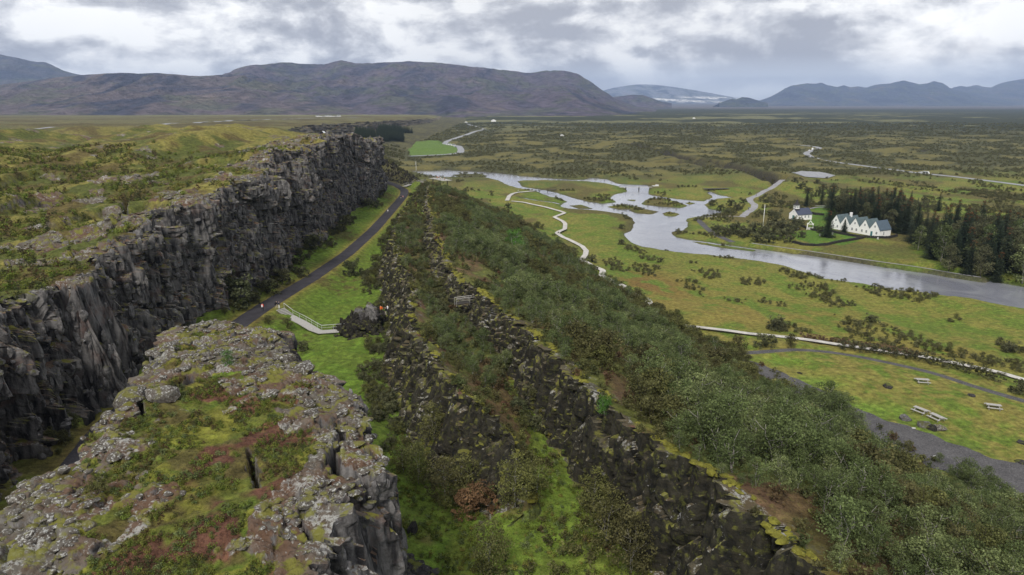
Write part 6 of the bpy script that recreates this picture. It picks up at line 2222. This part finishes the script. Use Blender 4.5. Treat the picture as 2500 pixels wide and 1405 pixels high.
# ---- fence at the lower right
fp = [on_ground(u, v) for u, v in ((2352, 1196), (2372, 1203), (2392, 1208), (2410, 1212), (2428, 1208))]
fe = empty('fence', fp[0], label='short wire fence with wooden posts beside the gravel road', cat='fence')
for p in resample([q[:2] for q in fp], 1.3):
    z = bz(p[0], p[1]); mb = MB(); mb.tube([(p[0] - fp[0][0], p[1] - fp[0][1], z - fp[0][2] - .2), (p[0] - fp[0][0], p[1] - fp[0][1], z - fp[0][2] + 1.2)], .06, 5); mb.build('post', M_WOOD, fe)
mb = MB()
for hh in (.4, .75, 1.1): mb.tube([(q[0] - fp[0][0], q[1] - fp[0][1], q[2] - fp[0][2] + hh) for q in fp], .02, 4)
mb.build('wire', M_STEEL, fe)


# ---- hedge along the boardwalk
def hedge(pts, label, mat, h, w, seed, zz=4.3):
    P_ = resample(W(pts, zz), .55); z = ground_z(P_)
    r = np.random.default_rng(seed)
    cs = []; rs = []
    for i in range(len(P_)):
        for k in range(8):
            cs.append((P_[i][0] - P_[0][0] + r.normal() * w * .35, P_[i][1] - P_[0][1] + r.normal() * w * .35, z[i] - z[0] + h * r.uniform(.15, 1.0))); rs.append(.35 * r.uniform(.6, 1.3))
    e = empty('hedge', (P_[0][0], P_[0][1], float(z[0])), label=label, cat='hedge')
    o = link('foliage', cloud_mesh('foliage', [leaf_cloud(r, np.array(cs), np.array(rs), 22, .24)], mat), e)
    return e


hedge([(1958, 832), (1990, 834), (2050, 842), (2120, 854), (2180, 866), (2240, 878)], 'rusty brown hedge along the far side of the pale boardwalk', M_REDLEAF, 1.5, 1.3, 5)
hedge([(2050, 858), (2150, 872), (2250, 892), (2340, 914), (2400, 932), (2440, 944)], 'dark green hedge along the near side of the pale boardwalk', M_DARKLEAF, 2.2, 1.6, 6)


# ---- people
def person_meshes(seed, top, legs, hair, stride=.18, arms='down', pack=None):
    """one skinned body with clothing shells over it"""
    def skin(pts, edges, rads, root, name, mats, zfun=None):
        me = bpy.data.meshes.new(name); me.from_pydata(pts, edges, [])
        o = bpy.data.objects.new(name, me); COL.objects.link(o)
        md = o.modifiers.new('s', 'SKIN'); sv_ = me.skin_vertices[0].data
        for i, rr in enumerate(rads): sv_[i].radius = (rr, rr)
        sv_[root].use_root = True
        o.modifiers.new('u', 'SUBSURF').levels = 1
        dg = bpy.context.evaluated_depsgraph_get()
        m2 = bpy.data.meshes.new_from_object(o.evaluated_get(dg)); m2.name = name
        bpy.data.objects.remove(o)
        for m_ in mats: m2.materials.append(m_)
        for p in m2.polygons:
            p.use_smooth = True
            if zfun: p.material_index = zfun(p.center)
        return m2
    s = stride
    pts = [(0, 0, .95), (0, 0, 1.15), (0, .01, 1.40), (0, .01, 1.52), (0, .02, 1.64), (0, .02, 1.72),
           (.10, 0, .90), (.11, s * .5, .50), (.11, s - .02, .08), (.11, s + .14, .04), (-.10, 0, .90), (-.11, -s * .3, .50), (-.11, -s, .09), (-.11, -s + .15, .05),
           (.19, 0, 1.42), (.24, -s * .4, 1.15), (.24, -s * .2 + .08, .92), (.24, -s * .1 + .11, .82), (-.19, 0, 1.42), (-.24, s * .4, 1.15), (-.24, s * .5 + .1, .92), (-.24, s * .6 + .12, .82)]
    if arms == 'phone':
        pts[15] = (.26, .06, 1.18); pts[16] = (.14, .28, 1.28); pts[17] = (.08, .33, 1.34)
    edges = [(0, 1), (1, 2), (2, 3), (3, 4), (4, 5), (0, 6), (6, 7), (7, 8), (8, 9), (0, 10), (10, 11), (11, 12), (12, 13), (2, 14), (14, 15), (15, 16), (16, 17), (2, 18), (18, 19), (19, 20), (20, 21)]
    rads = [.14, .13, .15, .055, .095, .075, .10, .065, .045, .035, .10, .065, .045, .035, .07, .05, .038, .035, .07, .05, .038, .035]
    shoe = M_BLACKCL
    body = skin(pts, edges, rads, 0, 'body', [M_SKIN, legs, shoe], lambda c: 2 if c.z < .12 else (1 if c.z < 1.0 and abs(c.x) < .19 else 0))
    jp = [pts[0], pts[1], pts[2], pts[3], pts[14], pts[15], pts[16], pts[18], pts[19], pts[20]]
    jp[0] = (0, 0, .88)
    je = [(0, 1), (1, 2), (2, 3), (2, 4), (4, 5), (5, 6), (2, 7), (7, 8), (8, 9)]
    jacket = skin(jp, je, [.18, .165, .18, .075, .095, .075, .06, .095, .075, .06], 0, 'jacket', [top])
    hp = [(0, -.01, 1.66), (0, -.015, 1.74)]
    hairm = skin(hp, [(0, 1)], [.108, .09], 0, 'hair', [hair])
    pk = None
    if pack:
        mb = MB(); mb.box((0, -.24, 1.22), (.30, .20, .48), taper=.8); mb.box((0, -.36, 1.12), (.22, .08, .22)); pk = mb.mesh('backpack', pack)
    return body, jacket, hairm, pk


def cloth(nm, c): return simple(nm, c, .85, .12, 8)
M_BLACKCL = cloth('black_cloth', (.018, .018, .02)); M_REDCL = cloth('red_cloth', (.62, .05, .02)); M_NAVY = cloth('navy_cloth', (.02, .025, .05)); M_WHITECL = cloth('white_cloth', (.68, .68, .68))
M_BEIGE = cloth('beige_cloth', (.45, .40, .33)); M_ORANGE = cloth('orange_cloth', (.75, .16, .03)); M_GREYCL = cloth('grey_cloth', (.16, .17, .19)); M_BLUECL = cloth('blue_cloth', (.06, .13, .32))
M_HAIR = cloth('dark_hair', (.03, .02, .015)); M_PINK = cloth('pink_cloth', (.55, .25, .27))
PT = {'red': person_meshes(1, M_REDCL, M_BLACKCL, M_HAIR, .2, pack=M_WHITECL), 'navy': person_meshes(2, M_NAVY, M_WHITECL, M_HAIR, .1), 'black': person_meshes(3, M_BLACKCL, M_BEIGE, M_HAIR, .15, pack=M_BLACKCL),
      'orange': person_meshes(4, M_ORANGE, M_BLACKCL, M_HAIR, .12, pack=M_ORANGE), 'white': person_meshes(5, M_WHITECL, M_GREYCL, M_HAIR, .2), 'grey': person_meshes(6, M_GREYCL, M_NAVY, M_HAIR, .2),
      'blue': person_meshes(7, M_BLUECL, M_BLACKCL, M_HAIR, .08, 'phone'), 'pink': person_meshes(8, M_PINK, M_GREYCL, M_HAIR, .1)}


def person(k, loc, rz, label, group=None):
    e = empty('person', loc, rz, label=label, cat='person', group=group)
    for nm, me in zip(('body', 'jacket', 'hair', 'backpack'), PT[k]):
        if me is not None:
            o = bpy.data.objects.new(nm, me); COL.objects.link(o); o.parent = e
    return e


def gp(x, y): return float(bed_z('gorge', np.array([x]), np.array([y]))[0]) + .06
for k, u, v, rz, lb in (('red', 642, 762, .1, 'person in red jacket walking alone on the dark gravel path'), ('black', 676, 755, -.6, 'person in black top and pale trousers at the head of the steps'),
                        ('navy', 682, 756, -.9, 'person in navy top and white trousers beside the handrail'), ('white', 947, 521, 2.9, 'person in white top on the far part of the gravel path'),
                        ('black', 979, 484, 3.0, 'person in dark clothes at the left verge of the path bend'), ('pink', 984, 484, 3.1, 'person in light jacket walking beside a dark one at the path bend')):
    x, y = at(u, v, 17.1 if u < 700 else 13.3)
    person(k, (x, y, gp(x, y)), rz, lb)
for k, u, v, z, rz, lb in (('orange', 930, 766, 18.45, 2.0, 'person in bright orange jacket on the dark steps by the outcrop'), ('black', 942, 770, 18.4, 1.8, 'person in black with white cap behind the orange jacket'),
                           ('white', 947, 765, 18.6, 2.2, 'person in white top climbing behind two others by the outcrop')):
    x, y = at(u, v, z); person(k, (x, y, max(z, bz(x, y))), rz, lb)
BWZ = .36
for k, u, v, z, rz, lb in (('black', 1363, 574, 1.5, .4, 'person in black standing on the zigzag boardwalk'), ('white', 1265, 469.5, 1.4, 1.5, 'person in white on the curved boardwalk left of the river bridge'),
                           ('black', 1269, 469, 1.4, 1.5, 'person in dark coat on the curved boardwalk left of the river bridge'), ('navy', 1312, 465, 1.45, 1.6, 'person standing at the left end of the dark river footbridge'),
                           ('grey', 1846, 479, 1.3, 1.0, 'person in grey walking on the pale track'), ('blue', 1828, 513, 1.3, 2.0, 'person in blue near the bottom of the pale track')):
    x, y = at(u, v, z); person(k, (x, y, z if k != 'grey' and k != 'blue' else bz(x, y) + .08), rz, lb)
dl_ = ['at the left railing', 'second from the left', 'in the middle', 'right of the middle', 'by the right railing', 'at the far right end', 'leaning on the front rail', 'behind the front rail']
for i, k in enumerate(('black', 'grey', 'orange', 'pink', 'white', 'blue', 'red', 'navy')):
    t = (i + .5) / 8; p = Vector(dk[0]).lerp(Vector(dk[2]), t)
    person(k, (p.x, p.y + (1.8 if i % 2 else -1.5), dkz + .02), i * .9, 'visitor in %s on the viewing deck %s' % ({'navy': 'navy', 'pink': 'pale pink'}.get(k, k), dl_[i]), 'visitors on the viewing deck')


# ---- cars
def car_meshes(col, L=4.4, H=1.5, van=False):
    Wd = 1.8
    paint = simple('car_paint', col, .25, .03, 1, .5)
    def prof(pts, w0, w1, zsplit):
        v = []; n = len(pts)
        for s in (-1, 1):
            for x, z in pts:
                w = w0 if z < zsplit else w1
                v.append((x, s * w / 2, z))
        f = [tuple(range(n))[::-1], tuple(range(n, 2 * n))] + [(i, (i + 1) % n, n + (i + 1) % n, n + i) for i in range(n)]
        f = [f[0], f[1]] + [tuple(reversed(q)) for q in f[2:]]
        return MB().add([(a, -b, c) for a, b, c in v], f)
    h = L / 2
    if van: body = [(-h, .35), (h, .35), (h, .9), (h - .5, 1.15), (h - .9, H), (-h + .05, H), (-h, 1.0)]
    else: body = [(-h, .32), (h, .32), (h, .72), (h - .9, .92), (-h + .3, .95), (-h, .8)]
    b_ = prof(body, Wd, Wd - (.18 if van else 0), 1.0).mesh('body', paint)
    cab = prof([(h - 1.45, .93), (h - 1.9, H - .02), (-h + .95, H), (-h + .35, .95)] if not van else [(h - .62, 1.12), (h - .93, H - .15), (-h + .3, H - .15), (-h + .3, 1.0)], Wd - .1, (Wd - .35) if not van else Wd - .1, 1.2).mesh('cabin', M_GLASS)
    rf = MB().box((-.3, 0, H + .01), (L * .36, Wd - .38, .05)).mesh('roof', paint)
    wh = MB().tube([(0, -.11, 0), (0, .11, 0)], .33, 12).mesh('wheel', M_BLACKCL)
    return b_, cab, (None if van else rf), wh, L, Wd


CK = {'white': car_meshes((.75, .75, .75)), 'silver': car_meshes((.45, .46, .48)), 'van': car_meshes((.72, .72, .70), 5.4, 2.3, True), 'red': car_meshes((.4, .03, .03))}


def car(k, loc, rz, label, group=None, sc=1.0):
    b_, cb, rf, wh, L, Wd = CK[k]
    e = empty('parked_car', loc, rz, label=label, cat='van' if k == 'van' else 'car', group=group)
    e.scale = (sc,) * 3
    for nm, me in (('body', b_), ('cabin', cb), ('roof', rf)):
        if me is not None:
            o = bpy.data.objects.new(nm, me); COL.objects.link(o); o.parent = e
    for sx in (-1, 1):
        for sy_ in (-1, 1):
            o = bpy.data.objects.new('wheel', wh); COL.objects.link(o); o.parent = e; o.location = (sx * L * .31, sy_ * (Wd / 2 - .12), .33)


def heading(pts, x, y):
    p = np.array(pts); i = int(np.argmin(np.hypot(p[:-1, 0] - x, p[:-1, 1] - y))); return math.atan2(p[i + 1][1] - p[i][1], p[i + 1][0] - p[i][0])


for k, u, v, sc, lb in (('white', 1976, 369, 1.2, 'white car driving first through the bend of the far road'), ('van', 1984, 365.5, 1.0, 'white van following through the bend of the far road'),
                        ('white', 2249, 423, 1.0, 'white car on the straight of the far road'), ('van', 2261, 425, 1.0, 'white van right behind a white car on the straight road')):
    x, y = at(u, v, 1.6); car(k, (x, y, bz(x, y) + .12), heading(ROAD_E, x, y), lb, sc=sc)
for i, (u, v, k) in enumerate(((1096, 356, 'van'), (1101, 357.5, 'white'), (1107, 358, 'van'), (1112, 359, 'silver'), (1116, 320.5, 'white'))):
    x, y = at(u, v, 1.5); car(k, (x, y, bz(x, y) + .2), .3 * i, '%s parked vehicle by the far green field, number %s from the left' % ({'van': 'tall white', 'white': 'low white', 'silver': 'silver'}[k], ['one', 'two', 'three', 'four', 'five'][i]) if i < 4 else 'single white car on the far road beyond the green field', sc=1.15)
for i in range(8):
    u = 776 + i * 7.5; x, y = at(u, 289.2, 17)
    car(['van', 'white', 'silver', 'van'][i % 4], (x, y, bz(x, y) + .5), .2, '%s vehicle in the distant plateau car park, %s in the row' % ({'van': 'tall white', 'white': 'low white', 'silver': 'silver'}[['van', 'white', 'silver', 'van'][i % 4]],
        ['first', 'second', 'third', 'fourth', 'fifth', 'sixth', 'seventh', 'last'][i]), 'vehicles in the plateau car park', sc=1.9)

# ---- distant sheds and huts
for u, v, s, rz, lb in ((1205, 299.5, 6.5, .3, 'long white roofed building far across the wooded plain'), (1138, 300.5, 4, .1, 'small white building left of the long one far off'), (1694, 291, 4, .2, 'tiny white hut in the distant forest'),
                        (1372, 336, 2.8, .2, 'small white hut in the scrub of the lava plain')):
    x, y = at(u, v, 0); z = bz(x, y)
    e = empty('hut', (x, y, z), rz, label=lb, cat='hut'); e.scale = (s / 5,) * 3
    m = MB(); gable(m, -5, 5, -4, 4, 3, 5); m.build('wall', M_WHITE, e); m = MB(); roof_slab(m, -5, 5, -4, 4, 3, 5, o=.4); m.build('roof', M_GRAVE, e)
    window(e, -2, 1.6, 1.2, 1.2, y=-4.02); window(e, 2, 1.6, 1.2, 1.2, y=-4.02)

# ---- waterfall where the river drops over the far cliff
x, y = at(822, 327, 20)
yy = 842.0; xk_, zk_ = knots(np.array([yy])); wx = float(xk_[1][0])
r = np.random.default_rng(3); mb = MB(); V = []; Fq = []
for i in range(14):
    for j in range(7):
        t = i / 13; s = j / 6
        V.append((0 + 9 * t + r.normal() * .35, (s - .5) * (5 + 12 * t) + r.normal() * .4, 8.5 * (1 - t) ** .8))
for i in range(13):
    for j in range(6): Fq.append((i * 7 + j, i * 7 + j + 1, (i + 1) * 7 + j + 1, (i + 1) * 7 + j))
mb.add(V, Fq); o = mb.build('waterfall', simple('white_water', (.75, .77, .80), .5, .15, .6), None, True); o.location = (wx - 1, yy, float(zk_[1][0]) - 1); tag(o, label='thin white waterfall dropping over the far cliff', cat='waterfall')
mbx = [(822 + dx, 328 + dy) for dx, dy in ((0, 0), (8, -2), (14, 1), (4, 5), (12, 7))]

# ---- moss cushions along the crests and grass on the gorge floors
M_MOSSL = rock_mat('moss_cushion', (.10, .095, .018), (.19, .18, .03), (.22, .21, .05), (.19, .18, .03), .58)
PC_M = proto_col('moss_cushions', [cpy(m, M_MOSSL) for m in SLABR + LUMP[:1]])
r8 = np.random.default_rng(88)
X, Y = jitter(-48, 30, 40, 330, .5, r8)
e = {}; Z = height(X, Y, True, e); xk = e['xs']
n_ = fbm(X / 2.2, Y / 3, 3, 691)
ok = (((X > xk[6] + .4) & (X < xk[6] + 1.9) & (n_ > .46)) | ((X > xk[3] + .4) & (X < xk[3] + 1.4) & (n_ > .54))) & (Z > 21) & (Y > 40)
vis, _, _ = visible(X, Y, Z); ok &= vis; k = int(ok.sum())
scatter('moss', np.stack([X, Y, Z + .02], 1)[ok], r8.uniform(.25, .6, k), r8.uniform(0, 6.28, k), r8.integers(0, 5, k), PC_M)
X, Y = jitter(-16, 20, 44, 112, .55, r8)
e = {}; Z = height(X, Y, True, e); xk = e['xs']
ok = (Z < 21.2) & ~e['inb'] & (fbm(X / 1.5, Y / 1.5, 3, 693) > .5)
vis, _, _ = visible(X, Y, Z); ok &= vis; k = int(ok.sum())
scatter('grass', np.stack([X, Y, Z - .03], 1)[ok], r8.uniform(.7, 1.9, k), r8.uniform(0, 6, k), r8.choice([0, 0, 2, 3], k), PC_T)

# heath on the western plateau
X, Y = jitter(-170, -45, 55, 250, 1.25, r8)
e = {}; Z = height(X, Y, True, e)
ok = (e['dl'] > 1.5) & (e['rk'] < .4) & (fbm(X / 4, Y / 5, 3, 695) > .49)
vis, _, _ = visible(X, Y, Z); ok &= vis; k = int(ok.sum())
scatter('heath', np.stack([X, Y, Z - .05], 1)[ok], r8.uniform(1.4, 4.2, k), r8.uniform(0, 6, k), r8.choice([0, 1, 1, 2], k), PC_T)

# rocky outcrop behind the bend of the path
X, Y = jitter(-92, -58, 398, 470, 1.5, r8)
e = {}; Z = height(X, Y, True, e); xk = e['xs']
ok = (X > xk[2] - 2) & (X < xk[6] + 2) & (pl_dist(X, Y, PATH_G) > 4) & (r8.random(len(X)) > .35); k = int(ok.sum())
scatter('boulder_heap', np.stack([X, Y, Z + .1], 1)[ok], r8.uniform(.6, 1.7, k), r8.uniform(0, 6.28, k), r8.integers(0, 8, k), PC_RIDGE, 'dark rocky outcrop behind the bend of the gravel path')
X, Y = jitter(-240, -40, 385, 900, 4.2, r8)
e = {}; Z = height(X, Y, True, e); xk = e['xs']
ok = (X > xk[1] + 1) & (X < xk[7] + 1) & (fbm(X / 14, Y / 20, 3, 697) > .44) & (pl_dist(X, Y, PATH_G) > 5)
vis, _, _ = visible(X, Y, Z); ok &= vis; k = int(ok.sum())
scatter('hillside_scrub', np.stack([X, Y, Z - .1], 1)[ok], r8.uniform(.4, 1.1, k), r8.uniform(0, 6.28, k), r8.integers(0, 5, k), PC_VAL)
